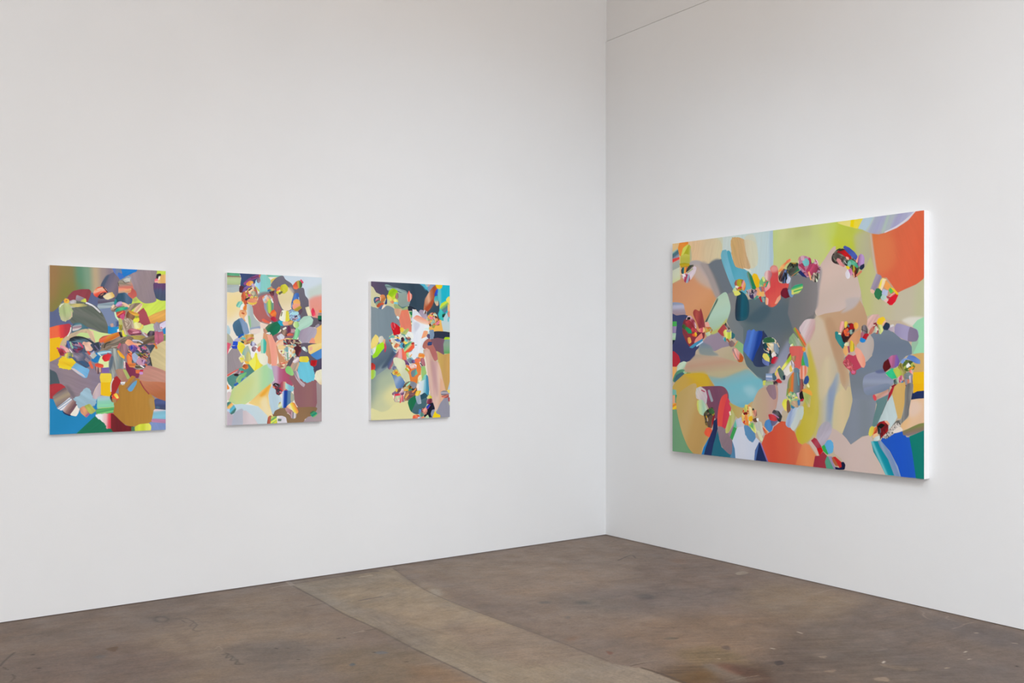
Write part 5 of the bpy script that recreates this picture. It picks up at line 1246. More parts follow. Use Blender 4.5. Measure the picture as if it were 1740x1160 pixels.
painting('large wide abstract canvas with orange-red upper corner, alone on the right wall',
         (0, -.8343 - W / 2, .7736), -math.pi / 2, W, H, D, """
p -25 -343 2118 -241 2115 1664 -31 1728;b8a890
p -26 8 499 -12 965 -18 965 293 867 343 724 276 498 177 -26 158;c0c4b4 c4ccbc c0cac4 bccac4 b4c8cc;g=-26,104,965,189 b=0.02,-0.12,0.99
s 931 0 965 -2 965 126 954 237 930 291 924 122;a4bcc8;f=6.3
p 955 -25 1690 -33 1724 107 1746 350 1690 478 1269 455 1073 356 954 276 961 182 955 103;b8c480 c0c484 b8bc7c b0b474 b0b478 b8c078 bcc470 b8c460 b0bc38 a8b040 acb068 b0a880 b4ac84;f=1.7 g=955,195,1746,262
s 1006 108 1269 80 1394 146 1332 267 1205 311 1019 275;b8c07c;f=35.6 op=.8
s 1431 107 1516 90 1592 108 1598 206 1551 264 1474 226;b8c038 b0b83c;f=27.8 g=1431,158,1598,174
s 1474 18 1604 33 1633 107 1545 139 1456 94;b4bc48;f=27.8 op=.7
s 1592 98 1679 92 1701 175 1712 297 1678 396 1621 290 1598 186;b0b084 a8a48c;f=16.3 op=.8 g=1592,214,1713,225
s -26 8 94 -5 261 -7 437 -1 495 47 499 106 491 164 452 185 357 189 293 166 195 152 161 235 -27 221;d8b880 dcb888 d8b890 d0bc98 ccc09c;g=-26,85,499,131 b=0.03,-0.24,0.97
s 421 4 499 -6 499 94 491 46 452 13;c8c4a4;f=4.1 op=.7
s 178 156 293 160 341 248 451 434 388 419 276 334 194 237;a8a0a0 c0a8a0 c4a898;f=5.7 g=274,152,340,443
p -27 309 77 284 144 221 211 214 276 280 420 385 451 434 435 552 340 729 -28 723;c88c64 cc9068 d09468 c88c5c c48c60;f=11.4 g=101,236,438,688
s 186 212 260 194 325 277 420 361 357 357 260 303;c0a898;f=18.4
p 293 178 373 184 491 158 544 239 612 372 649 473 937 448 1107 304 1231 334 1332 373 1332 533 1306 611 1230 636 1165 742 1139 796 936 962 935 1063 865 1042 722 930 693 850 649 734 619 640 543 556 451 434 389 311;807878 6c7074 687074 6c7478 58686c 586870 606870 646868 6c6c6c 706c6c;f=2.6 g=292,539,1332,579
s 285 177 357 183 436 314 482 424 436 433 357 285;a09490;f=11.1
s 373 190 483 164 575 323 605 413 529 414 452 292;687078;f=6.8
s 723 534 1073 494 1165 634 1072 708 795 657;506068;f=43.5 op=.8
s 495 106 514 96 545 107 575 218 635 339 635 397 597 377 544 280 491 158;68a8b8 70b0c4 68a8bc;g=491,226,635,237 b=0.03,0.41,0.91
s 545 113 575 113 598 173 635 229 709 240 738 277 767 387 709 424 664 387 620 326 575 218;489cb0 50a0b4 5ca4b8 60a8b8;g=490,180,801,343 b=0.03,0.32,0.95
s 1073 301 1120 321 1231 313 1230 506 1113 468 1086 390;787c80 707478;f=7.2 g=1073,379,1230,389
s 586 114 590 21 636 17 702 38 768 51 811 89 825 170 818 226 767 250 709 234 650 236 620 210 598 162;c49c68 bc9868 c8a478 c8b898 ccc8a8 c8c8b0;j=3.3 g=586,130,825,151 b=0.06,0.21,0.98
s 590 21 702 38 717 132 760 244 650 236 613 204 586 114;c4a068 c09c6c c0a078;j=2.6 g=586,135,760,150 b=0.06,0.26,0.97
s 702 33 782 12 818 90 825 181 803 236 767 245 731 162;ccc4a8 c8c8b0;f=5.2 op=.7 g=702,130,825,141
s 694 239 753 255 767 273 724 259;d8d8c8
p -26 64 9 61 56 41 73 67 70 107 -26 133;d8c890 a8b8a8 407078 506878 8890a0 98a0b0;g=11,48,46,120
p -26 121 73 108 75 126 -26 152;d03838 d84840;g=-26,122,75,131 b=0.1,-0.98,0.18
p -26 152 75 128 77 185 -27 215;c89888 a0a8a0 9ca49c a0a898;g=13,135,38,207
p -27 215 77 185 83 279 -27 315;c4c8b4 c8ccb0 c8cc90;f=1.5 g=13,189,42,311
s 60 41 77 -0 162 2 162 26 120 59 94 106 73 92;e08830 e48c30 e08028;g=60,42,162,52
s 90 106 111 46 162 20 153 62 119 102;c8cc50 d0d058 c8c850;g=90,64,162,70
s 115 96 153 50 170 24 191 41 186 102 170 113 136 110;b0b028 a8a820 b8b858;g=115,72,191,79
s 86 106 136 91 195 109 195 127 178 163 161 173 85 161;c0bc50 b8b444 acac50;g=148,93,148,172
s 75 160 128 158 178 169 178 193 94 193;a89810 c0a018 a87c40;g=131,159,131,196
s 187 53 195 78 199 140 182 151;b0b090;f=5.8
s 94 211 106 194 153 191 148 228 119 238 98 236;283848 287070 e8a040 d87040;st=1 g=94,214,153,219
s 153 203 178 181 219 181 211 214 161 229 144 227;504840 303830 807060;g=163,186,189,222 b=0.3,-0.94,0.33
s 144 234 178 218 227 191 248 205 236 240 194 286 169 291;d0c0c8 d8c8d0 c8b8b8;g=177,216,230,266 b=0.08,-0.88,0.48
l 153 237 211 208;90a050;w=7.2
s 98 249 127 239 178 254 182 291 152 311 127 300 115 275;b04060 e8e0e8 a83050 98b0c0 b03858;g=93,258,183,289 b=0.1,-0.24,0.97
l 106 246 136 258;f0e8e8;w=11.7
s 597 395 620 373 642 409 634 426 612 425;c0cc88 d0d8a0;g=597,404,642,407
s 616 344 627 324 657 317 694 325 694 366 679 394 642 397 627 373;904838 b06850 b8a020 a08818 904838;g=616,353,694,358 b=0.1,0.22,0.98
s 638 333 653 317 672 330 676 359 657 369 642 357;a0a020 b0a828;g=638,343,676,345
s 679 336 701 326 716 356 712 390 694 400 679 376;906048 e89898 e0a050 b05848;g=669,350,722,377 b=0.1,-0.61,0.79
l 627 367 650 375;e8d8c8;w=15.9
l 649 380 679 376;c03030;w=11.9
s 731 294 738 265 767 296 803 361 814 396 788 400 767 382;508060 207850 188058;g=731,339,814,345
l 731 276 770 382;70887c;w=10.4
s 774 302 789 286 817 294 839 335 835 386 814 390 796 355;e8b818 e8b008;g=774,333,839,338
s 723 419 731 397 767 393 767 427;a8c8a8
s 760 433 774 399 810 396 810 430;b07080 804858;g=760,413,810,416 b=0.1,0.95,0.33
s 806 390 831 386 849 432 824 448 810 424;e09868 e8a070;g=806,415,849,417
s 839 363 853 325 895 322 930 347 930 380 909 407 867 399 839 386;68a070 c8d068 2080a0 e8a060 d87848 78a088 506888;m=41.8
s 839 346 860 328 881 327 888 350 860 365 842 361;70b070
s 860 320 878 312 888 338 874 349;c8d068 d8d890;g=860,329,888,331
s 835 386 853 381 895 387 888 428 867 433;6888b0 d06850 9878a0;g=835,401,895,405 b=0.3,0.57,0.82
s 884 400 909 357 923 352 930 392 923 413 895 418;e89090 e0a098;g=884,387,930,390
l 895 384 913 351;209870;w=10.1
s 881 299 895 277 923 274 947 292 944 320 923 346 895 333;d0a8a8 d8b8b0 c07880 a06870;g=881,303,947,308 b=0.06,-0.43,0.91
s 930 263 951 242 985 250 999 285 1002 351 1033 370 1086 373 1073 411 1026 425 1019 458 992 506 950 527 909 514 895 457 888 423 930 392 930 341 947 303;d07060 c84848 cc4444 d05048 d85c48;g=917,249,1029,507 b=0.02,-0.00,1.00
s 934 258 958 243 992 256 992 284 944 286;d89890;f=7.5 op=.8
s 1331 283 1374 228 1424 169 1454 157 1460 183 1532 262 1579 348 1614 366 1637 454 1637 475 1625 505 1567 558 1483 602 1374 619 1299 584 1305 457 1318 362;c0a8a0 c8b0a4 c0aca0 c4b0a8;f=1.7 g=1384,172,1552,583
s 1312 319 1337 283 1349 321 1330 426 1318 532 1299 531;948c8c;f=8.1
p 1118 304 1184 331 1312 340 1318 457 1305 553 1280 594 1235 609 1144 742 1078 576;6c6c70 707070 787474 807c7c;f=5.9 g=1078,494,1318,505
s 1002 279 1026 248 1060 229 1103 210 1100 229 1067 240 1040 277 1006 291;e89848 e8a868 d87848 f0a880;g=1006,291,1099,207 b=0.1,-0.75,0.67
l 1070 224 1097 213;e07850;w=12.2
s 1002 324 1026 287 1046 272 1080 291 1073 329 1039 359 1012 352;301c20 805848 483038 d88060 282028;g=1011,305,1073,328 b=0.3,-0.42,0.91
l 1006 285 1036 276;e88848;w=8.6
s 1026 342 1053 283 1073 279 1083 329 1060 366 1033 365;8898b8 101018 6078a8 181820 90a8d0;g=1026,325,1083,329 b=0.2,-0.32,0.95
l 1056 300 1070 345;101014;w=11.0
s 1066 356 1087 324 1103 342 1093 368 1073 373;b0b8d0 c8c8d8;g=1066,351,1103,354
s 1073 263 1100 235 1159 242 1172 270 1166 303 1113 326 1080 302;303830 a08030 202420 587058 403c30;m=39.9
s 1080 291 1120 266 1166 265 1172 292 1140 322 1100 322;383c34 484840 207850;g=1080,289,1172,296 b=0.12,-0.98,0.22
l 1110 326 1166 297;b87850;w=4.8
l 1113 244 1126 267;101410;w=9.7
s 1163 221 1173 203 1199 197 1231 205 1244 222 1224 248 1205 278 1192 267 1172 249;c08878 d0a8b8 b87068 c06860;g=1165,212,1228,248 b=0.2,0.39,0.92
s 1179 293 1166 308 1231 345 1234 313 1205 289;182858 28386c;g=1166,307,1234,312 b=0.1,0.87,0.49
l 1166 237 1224 328;e8e0e8;w=3.0
l 1198 273 1218 296;b87888;w=20.2
s 1022 430 1039 406 1070 403 1093 434 1093 462 1059 471 1026 453;601028 701028 581020;g=1022,435,1093,439
s 1080 417 1100 418 1126 447 1113 468 1093 456;6888a8 7090b0;g=1080,440,1126,443
s 1106 413 1139 388 1198 383 1198 413 1166 444 1126 447;409880 289868 58b068 c8d068 48a058 d0d870 90b060;g=1150,387,1162,444
s 1113 419 1126 431 1126 450 1110 446;d0c868
s 1171 232 1184 201 1216 198 1261 218 1274 252 1312 233 1324 266 1337 283 1331 320 1312 329 1280 338 1223 339 1197 310 1164 270;b07890 a05068 c8a0b0 803850 787c90 a83858 683848 c07080;m=51.7
s 1197 235 1223 215 1248 233 1248 260 1216 266;70b8b8 68b0b0;g=1197,239,1248,244
s 1184 201 1203 197 1213 225 1190 226;c8a0b0
s 1248 260 1293 258 1324 282 1312 308 1280 338 1255 314;a03858 b04060 883048;g=1241,277,1314,305 b=0.2,-0.59,0.81
s 1184 293 1203 311 1229 339 1197 332 1177 314;182460
l 1287 231 1312 239 1321 266;e0b0c0;w=5.8
l 1296 229 1309 249;a83860;w=4.7
l 1248 309 1267 358;f0a070;w=14.1
s 1267 348 1286 317 1324 320 1330 347 1312 377 1286 373;504840 c0a898 303028 b8c0a8;g=1273,336,1326,356 b=0.3,0.38,0.92
l 1318 292 1337 283;303030;w=3.5
s 1423 232 1436 202 1478 174 1526 184 1567 203 1579 235 1614 264 1625 306 1614 341 1590 370 1567 327 1532 288 1484 279 1436 260;484038 706858 283028 585048 301c20 808070;m=42.8
s 1466 199 1478 185 1514 183 1532 200 1567 234 1567 252 1532 236 1496 207;901018 c01018 a01018;g=1475,186,1573,244 b=0.08,0.77,0.63
s 1511 172 1523 161 1556 177 1591 206 1611 233 1608 261 1585 246 1544 206;4050a0 3c4c98 4858a8 384898;g=1534,156,1601,264 b=0.06,0.77,0.64
s 1478 180 1508 177 1520 186 1484 191;302820
s 1430 217 1460 201 1508 219 1496 238 1454 235;605850 484038 787068;g=1430,219,1508,226 b=0.2,0.93,0.37
s 1460 248 1472 236 1496 251 1520 282 1514 294 1484 279;c88080 d08888 c07878;g=1460,263,1520,268
s 1496 254 1520 241 1544 274 1538 289 1514 276;181818 686860 101010;g=1497,252,1544,279 b=0.3,0.53,0.85
l 1520 256 1535 278;d8e0d8;w=3.3
s 1544 263 1567 252 1596 268 1620 295 1608 309 1579 287 1549 279;409070 58a888 389070;g=1552,255,1612,305 b=0.06,0.77,0.63
s 1541 273 1561 260 1567 281 1555 300 1544 294;78b0a0
s 1529 293 1549 292 1561 311 1543 312;d8c028
s 1532 231 1550 238 1549 253 1532 242;e0a090
s 1573 286 1602 304 1614 330 1608 361 1590 365 1579 328;283018 a09020 601018 283020;g=1573,327,1614,330 b=0.15,0.28,0.96
l 1585 292 1593 319;a8a030;w=8.8
l 1608 356 1640 332;c87858;w=14.2
s 1602 263 1620 234 1631 235 1625 270 1608 274;e8b0a0 d87060;g=1602,254,1631,256
s 1625 234 1637 223 1654 232 1663 253 1660 288 1637 301 1614 289 1620 259;703068 a078a8 b090c0 a888b8;g=1614,258,1663,262
s 1628 311 1637 296 1660 288 1660 308 1643 322;182848 182038;g=1628,304,1660,306
s 1543 320 1567 306 1579 338 1567 353 1549 341;c07098 b86890 c888a8;g=1543,330,1579,333
s 1526 334 1543 312 1561 347 1555 367 1540 371 1529 355;d0c8cc d8d4dc;g=1526,347,1561,349
l 1585 338 1590 365;d8a080;w=11.0
s 1469 4 1568 -2 1660 -0 1649 33 1620 60 1579 50 1508 27;d8cc70 dcd078;g=1469,12,1660,34
p 1566 -5 1596 -3 1588 51 1560 43;e0c800
p 1614 -7 1660 -4 1649 28 1620 61 1585 54 1591 0;e0cc38 d8c850;g=1585,18,1660,27
p 1657 -4 1740 -4 1706 39 1672 84 1649 71 1617 61;a8bcc4 a8bcc8 a4b8c0;g=1617,34,1739,48
p 1737 -5 2019 -9 2009 14 1957 49 1882 84 1806 106 1762 112 1706 100 1672 84;b0b8b4 9ca0b4 9c9cb8 a0a4b4 a4acb0 9c98b8 a0a0bc a8a8c0 b0b0c4;g=1721,-6,1953,119 b=0.02,-0.39,0.92
l 2014 -5 1957 39 1882 80 1806 106;ccc8d0;w=13.3 f=2.1
l 1828 4 1812 47 1789 104;a4b4ac;w=21.0 f=4.2
l 1728 4 1700 49 1672 81;acbcb4;w=7.5 f=1.6
p 2019 -10 2111 -14 2111 386 2062 397 2050 416 2008 437 1935 462 1892 479 1849 447 1783 403 1750 366 1736 289 1722 197 1706 102 1762 113 1806 108 1882 87 1957 51;c8703c cc6c44 cc6040 d06040 d05c3c d05838;g=1684,209,2124,318 b=0.015,0.36,0.93
s 1728 148 1784 128 1866 162 1866 310 1784 353 1750 300;d07448;f=26.3 op=.7
l 1708 105 1720 197 1736 299 1747 360;b8a898;w=13.9 f=5.3
p 1614 366 1660 324 1705 246 1745 360 1789 408 1892 481 1998 446 2065 402 2111 377 2110 691 1998 688 1945 653 1838 644 1727 601 1671 619 1648 521 1637 454;b0b470 b4b478 b4b084 b8b090 b8b098 b8b098 b4b490 b8b8a0;f=2.1 g=1613,476,2110,503
s 1919 647 1972 629 2049 632 2060 651 1998 688 1945 667;d0ccc0;f=7.0
p 1730 470 1775 382 1817 383 1895 489 1854 551 1816 535 1742 501;b89478
p 1745 353 1775 365 1784 378 1733 475 1708 458 1705 446;a098a8 988c9c 8c8098 948890;g=1715,397,1766,426 b=0.03,-0.39,0.92
s 1705 453 1716 449 1733 460 1728 475 1711 469;d8b098
p 1775 397 1789 383 1817 395 1783 453 1761 444;d8cc78 e8d040 e8d880 e0c0a8;g=1770,405,1802,425
p 1789 386 1814 397 1783 460 1775 455;e8d0a0 e8c8a8;g=1771,394,1806,450
p 1811 397 1838 426 1844 442 1822 460 1797 439;e09850 e8984c;g=1797,412,1839,446
p 1745 446 1761 444 1789 468 1783 503 1761 517 1739 500 1730 475;2c7048 286c44;g=1732,464,1788,496
p 1789 451 1827 463 1822 490 1816 504 1783 483;a8b0cc b0b8d0;g=1783,477,1827,479
p 1830 461 1844 442 1865 463 1865 477 1844 484;40b050 50b858 98c038;g=1830,464,1865,466
p 1838 441 1865 453 1898 487 1887 498 1865 468;f0c018 e8b018;g=1838,467,1898,471
p 1827 495 1865 472 1887 493 1871 507 1838 511;c03020 d8a098 a04838 d05848;g=1848,480,1866,509 b=0.1,0.93,0.36
p 1775 502 1789 483 1819 500 1814 519 1811 529 1783 518;a0c0b4 b0c8bc;g=1775,507,1819,510
p 1816 534 1838 506 1876 488 1895 494 1876 532 1854 553 1838 553;c01828 d01028 d02030;g=1816,521,1895,525
p 1816 495 1844 506 1838 516 1816 504;a83848
p 1794 523 1816 509 1830 520 1816 537;d8b8b0
s -27 459 101 462 127 503 139 553 110 571 -28 572;8c94ac b0b0c4 a0909c a0888c 907078;g=71,461,71,576 b=0.05,0.99,0.10
s -28 566 50 553 143 553 202 598 259 740 275 794 242 825 225 873 159 904 -29 924;384068 3c4068 343860 383c64;f=1.5 g=152,554,151,922
p -28 597 46 598 46 637 -28 638;40a048 48a850;g=-28,617,46,619
p -28 635 44 634 37 686 -28 685;806898 9888a8;g=-28,659,44,661
p -28 685 39 687 31 739 -28 740;88b898 b0c8b0 98c090;g=-4,683,10,742
p -28 740 28 740 6 773 -28 773;101c30
s -29 823 23 830 66 861 81 898 66 929 32 945 -29 942;a82030 b02030;g=-29,890,81,890
s 49 942 75 917 117 903 146 910 125 947 83 976 53 976;b8ccb4 c0d4bc a8c4a8;g=75,916,112,963 b=0.03,-0.92,0.39
p -29 942 53 945 40 979 14 1036 -29 1062;e8b070 e8a860 d8b060;g=-30,943,41,1031
s 5 1048 40 985 108 963 192 986 159 996 108 991 57 1016 31 1060;508868 609470;g=6,1007,192,1004 b=0.06,1.00,-0.02
s 18 1048 40 1010 91 988 125 990 117 1021 66 1060 31 1067;3c606c 3c6470 344c5c;g=53,1005,89,1049 b=0.06,-0.92,0.40
s 31 1067 66 1047 117 1021 91 1053 48 1080;a0b4bc 8098a0;g=31,1054,117,1053 b=0.1,-0.92,0.40
s 113 984 134 972 150 987 134 1000;90c8a8
s 283 788 388 694 466 678 528 744 588 797 497 814 419 825 339 789;988898 948494 908494;f=2.1 g=283,764,589,768
s 291 764 387 789 419 831 466 855 339 861 275 837;708094 808c8c 88908c;f=8.4 g=363,765,363,861
p 434 826 497 802 596 786 693 885 736 942 707 977 573 943 497 879;b8a88c b0a484 a8a084;f=2.7 g=523,787,676,991
p 242 849 339 858 497 873 693 919 744 953 722 971 542 1014 387 1029 355 1005 242 995 125 984 142 929;a89884 b89c84 b8947c b49c80 b4a884 b0a888;f=5.5 g=412,838,433,1025
s 339 1006 496 1021 648 977 736 956 809 1004 865 1031 865 1087 808 1169 721 1229 632 1222 557 1178 527 1120 434 1099 418 1064;90a498 7cacb4 70b0bc 74b0bc 78b0bc 68a4b4;f=6.6 g=609,965,671,1239
s 692 1092 765 1073 815 1112 758 1148;98c0c8;f=19.5 op=.8
p -30 1137 31 1060 125 997 274 988 355 999 434 1093 434 1147 -30 1325;b89c50 c09c48 c8a028 bc9448;f=2.9 g=-29,1099,434,1087
s 125 1003 258 989 339 994 386 1077 339 1084 241 1044;c8a428;f=14.2
p 528 591 578 516 634 478 634 606 693 665 697 792 626 745 574 668;787c7c 70787c;f=2.0 g=528,630,697,635
p 490 448 544 415 635 397 649 491 589 558 567 452;7c7c7c;f=2.7
s 332 614 372 556 435 457 482 418 536 403 567 463 578 522 559 580 528 626 450 689 388 700 356 657;a8c4ac b0c8b0 acc8b4 a4c0a8 a8b880;f=1.4 g=433,411,496,687
s 332 614 388 538 451 446 451 464 388 550 348 615;304438;f=4.2
s 388 688 466 660 543 591 528 638 458 689 403 703;b8b868;f=5.5
s 105 676 114 602 160 572 210 580 243 654 275 685 324 680 324 729 259 764 193 794 151 763 122 719;702c38 803038 903038 682430 782c38;g=89,651,328,720 b=0.08,0.61,0.79
s 143 590 160 563 193 561 226 593 247 642 234 660 193 604 160 585;e0d0d4 c898a0 802838 e8dce0;g=151,571,257,641 b=0.2,0.74,0.67
l 160 579 181 579;101014;w=18.8
s 135 608 177 591 218 629 259 685 226 684 176 659;b83840 882830 c04850;g=131,613,267,674 b=0.2,0.79,0.61
s 214 544 235 514 276 528 292 510 316 572 332 656 283 667 251 612;983838 a84840 883038 904048;g=209,565,348,588 b=0.12,0.33,0.94
s 101 638 118 620 143 639 143 658 118 657;305028 406030;g=101,642,143,643
s 135 658 151 643 193 665 201 690 168 692;208850 189058;g=135,669,201,670
l 205 659 214 672;c83848;w=21.5
s 271 661 324 650 332 675 316 689 283 683;e8a868 d85868 e8b878;g=271,671,332,672 b=0.2,-0.00,1.00
s 201 702 234 691 255 703 242 721 214 715;e04028 e8a030;g=201,706,255,707
l 238 691 246 703;f0b828;w=18.6
s 209 714 251 721 299 692 307 716 259 752 218 763;882c3c
s 226 764 242 733 299 692 311 728 267 755;e88878 e48470;g=226,734,311,735 b=0.04,-0.75,0.66
s 176 797 234 764 311 734 307 752 259 776 209 803;4090b0 3888b0;g=176,770,311,772
l 250 788 311 756;b8d0e8;w=11.3
s 160 726 185 723 197 757 176 769 164 757;d89848 e0a850;g=159,746,197,747
s 340 675 348 651 388 652 407 676 388 694 348 693;c86830 e09848 b8a040 a0b8a0;m=30.7
s 332 614 364 612 380 646 340 645;e0a090
s 340 693 380 682 387 706 356 717;a8c0a8 c8d098;g=340,699,388,700
s 458 683 513 632 543 668 528 720 497 714;a83c40 b04848;g=458,682,543,684
p 532 620 574 668 558 674 520 635;181818 807878 282020;f=1.3 g=517,641,578,659
s 512 690 528 673 581 680 589 721 558 744 524 726;d0d058 d8d878 c0cc40 d8dc90;g=512,705,589,707 b=0.06,0.11,0.99
l 547 682 574 683;a09098;w=16.2
s 589 692 619 710 611 733 589 739;286068 307078;g=589,718,619,719
s 509 738 528 726 543 744 531 761;a0d0d8 2890a0 c87040;g=508,742,543,742 b=0.2,0.60,0.80
l 547 741 573 768;a05838;w=14.8
s 562 768 589 750 619 774 611 792 581 797 566 785;786060 8c7470;g=562,777,619,778
p 611 792 645 751 697 781 693 850 648 827;90a870 88b078 80b080;g=619,782,712,824
l 613 790 643 756;e08850;w=6.6
s 592 826 604 803 633 809 671 844 696 873 685 902 656 905 618 879;a08888 e09880 d0a098 b85820 c05820;g=585,828,701,881
s 611 815 626 815 656 861 659 885 641 885;e8b8b0 d88078;g=611,852,659,852
l 600 815 626 861 656 896;485868;w=4.0
s 627 600 623 507 642 421 664 399 716 430 745 483 748 552 730 598 679 613;202c3c 183c4c 105468 0c5060 204858;g=623,509,748,514 b=0.04,-0.00,1.00
s 634 594 723 592 810 543 895 507 936 548 866 619 766 627;3c5460;f=16.7 op=.7
s 605 401 649 398 672 422 642 432 619 431;d8d868
s 723 402 767 393 817 407 810 447 767 456 745 438;b0a8b8 c8a098 302838 a08090;m=28.5
s 752 438 781 434 788 463 759 456;382c58
s 788 463 817 441 831 448 803 469;48907c
s 835 420 881 417 877 447 846 446;e0b858 e8a868;g=835,431,881,434
s 835 454 853 449 867 484 853 486;b81828
s 853 455 881 462 881 487 867 486;688880 90a8a0;g=853,472,881,473
s 891 490 895 457 916 469 912 508 895 507;e0a870 e8a8a8;g=891,486,916,487
s 971 505 992 467 1019 447 1019 474 992 501;e8a888 e09878;g=971,477,1019,480
s 859 698 887 704 915 738 943 783 943 906 880 935 809 936 780 907 766 862;2c3c5c 283454 2c3450;g=766,829,943,830
p 697 792 715 747 730 684 752 676 766 684 788 674 809 691 831 686 863 689 866 715 845 782 809 839 780 902 744 873 693 821;506cb8 486cb8 4c78c8 3c60b0 103888 18388c;g=709,729,850,771 b=0.04,-0.38,0.92
s 869 783 866 754 901 732 957 739 991 767 1008 795 1005 840 998 878 963 912 929 907 922 850 880 822;283c38 c8b890 788890 e0d0b0 304850 a8b0b8;m=48.2
s 870 766 880 741 915 733 964 745 970 767 908 772;2c5c3c 285838 386848;g=870,753,970,755 b=0.1,0.96,0.29
s 869 783 887 772 922 783 915 822 887 822;102838 184850 0c1c28;g=869,796,922,797 b=0.2,0.21,0.98
s 901 777 936 778 964 784 963 823 943 828 915 800;e0b868 e8dcc0 c8a880;g=899,780,970,814 b=0.2,0.82,0.57
l 908 811 922 822;e8a080;w=15.1
s 964 784 998 779 1005 828 998 851 963 823;8898a8 788c9c;g=963,813,1005,813 b=0.08,-0.00,1.00
l 991 773 1008 801;d8b890;w=7.4
s 943 851 963 834 984 856 970 867 950 873;e8e0dc d8c8c0;g=943,856,984,856
s 943 890 963 867 998 873 998 895 970 915 943 912;b81028 c81830;g=943,892,998,892
s 866 867 876 845 908 850 925 879 922 904 887 890;d8cc58 d8d068;g=866,872,925,872
s 864 879 887 893 922 904 918 929 887 924 866 907;5868a0 6878b0;g=864,906,922,906
l 929 828 932 862;101820;w=15.0
l 911 850 925 862;209060;w=8.8
s 1086 752 1099 829 1072 911 1018 995 963 1051 935 985 970 912 1032 818;7c8494 888ca0 9494a4 9498a4;f=14.8 g=1023,751,1022,1050
p 936 940 970 940 1072 972 1112 938 1204 916 1138 1080 1004 1161 893 1143 893 1053;a8a0a8 b4a8ac b8acac;f=8.6 op=.8 g=894,1018,1203,1012
s 1172 688 1191 651 1230 620 1294 622 1300 654 1294 707 1268 755 1236 787 1217 754;c8b4b8 d0c0c0 c4a4a4 b88888;g=1182,667,1292,712 b=0.04,-0.57,0.82
s 1089 774 1092 741 1126 709 1165 753 1204 802 1139 796 1106 785;80a078 88a078 a0a898 78a868;g=1089,765,1204,767 b=0.06,0.57,0.82
p 1122 682 1139 668 1165 694 1230 787 1226 803 1210 808 1165 742;80a040 c87030 d86840 d06038;g=1167,747,1194,734
l 1126 682 1217 803;808840;w=7.2
s 1099 791 1119 780 1125 802 1109 807;e8e8d8 c8d878;g=1099,795,1125,795
s 1096 802 1139 796 1204 805 1204 873 1197 927 1178 949 1138 938 1112 884 1095 840;cc5850 d06058 c85c58;g=1095,868,1204,868 b=0.02,-0.00,1.00
s 1191 824 1204 805 1223 813 1217 830;e88820
s 1099 889 1112 867 1145 862 1138 895 1119 906;a07858 b89068 906850;g=1099,884,1145,884 b=0.15,0.57,0.82
s 1072 884 1085 851 1102 845 1092 878 1079 895;684040
p 1105 851 1109 884 1031 967 1025 945;d8d868 e8e070 98b828 a0c028;g=1029,966,1109,853
p 1112 889 1138 922 1112 971 1072 999 1031 972;d8d0c8 e0dcd4;g=1058,934,1118,962
s 1092 939 1105 922 1118 960 1099 971;e8c050
s 1105 895 1132 911 1138 949 1112 938;908890 d8d0d8 706068;g=1105,923,1138,923 b=0.2,0.40,0.92
s 1075 1082 1085 1021 1125 971 1165 965 1197 1013 1203 1089 1164 1134 1085 1125;688060 a88840 d87030 788080 68787c 5c6c74 985048 883c40;g=1079,1047,1207,1053 b=0.03,-0.00,1.00
s 1132 949 1151 941 1171 954 1171 971 1132 971;607888
l 1191 987 1207 1062;302020;w=3.6
l 1158 976 1168 1057;60a0a8;w=6.0
p 894 983 949 982 949 1027 894 1028;7890b0 8098b8 c0c8d8 7088b0 98a8c8;g=922,982,921,1027 b=0.04,1.00,-0.02
s 949 985 970 979 984 1017 956 1035;486878 405868;g=949,1004,984,1004
s 970 984 991 945 1011 928 1018 945 991 978 984 1001;d8c050 e0d070;g=970,964,1018,963 b=0.04,-0.58,0.82
s 984 979 1004 973 1025 1011 990 1017;e0a890
s 994 956 1011 942 1045 972 1052 1016 1031 1025 1011 1000;506860 587068;g=994,986,1052,985
s 1038 1000 1055 994 1058 1016 1045 1027;182c40
s 980 1029 1004 1017 1031 1039 1018 1047 990 1042;b82828 c03838;g=980,1035,1031,1034
s 953 1029 984 1034 1004 1056 977 1068 956 1052;c0a8a0 302028 907870;g=959,1026,987,1064 b=0.2,0.84,0.55
p 869 1034 894 1030 897 1064 869 1065;c8cc58
s 893 1039 956 1040 956 1074 893 1064;90a878 a8b090 789870;g=925,1038,925,1075
s 1182 1307 1195 1208 1260 1077 1323 1043 1335 1128 1329 1234 1310 1331 1272 1398 1220 1445 1181 1453 1142 1418 1149 1352;bca828 bcac3c c0b048 b8ac50;f=9.4 g=1143,1288,1335,1277
p 1310 1043 1495 1039 1578 1068 1577 1150 1554 1255 1506 1361 1421 1346 1403 1294 1360 1302 1310 1374 1284 1408 1297 1343 1329 1256;c0b458 b8ac78 b4b0a0 98a4ac a8aca8 c4b890 c8b88c c0b088;f=5.7 g=1289,1245,1567,1252
s 1446 1124 1518 1070 1566 1079 1572 1145 1542 1245 1506 1340 1434 1345 1434 1240;c4b890 ccb890 c0b088;f=6.7 g=1434,1201,1571,1195
p 1578 986 1670 984 1670 1106 1749 1124 1743 1164 1726 1276 1704 1353 1647 1367 1565 1424 1536 1390 1503 1361 1530 1297 1554 1244 1577 1150;78808c 7c8490 788088 7c8490;f=3.3 g=1503,1236,1749,1224
p 1299 606 1374 587 1483 576 1567 538 1625 505 1659 557 1682 619 1682 670 1613 704 1566 739 1519 810 1519 883 1554 986 1548 1048 1530 1085 1501 1049 1459 935 1410 789 1361 703;b89878 b89474 b49070 b09478 b89c7c b4a088;f=2.2 g=1397,561,1686,1002
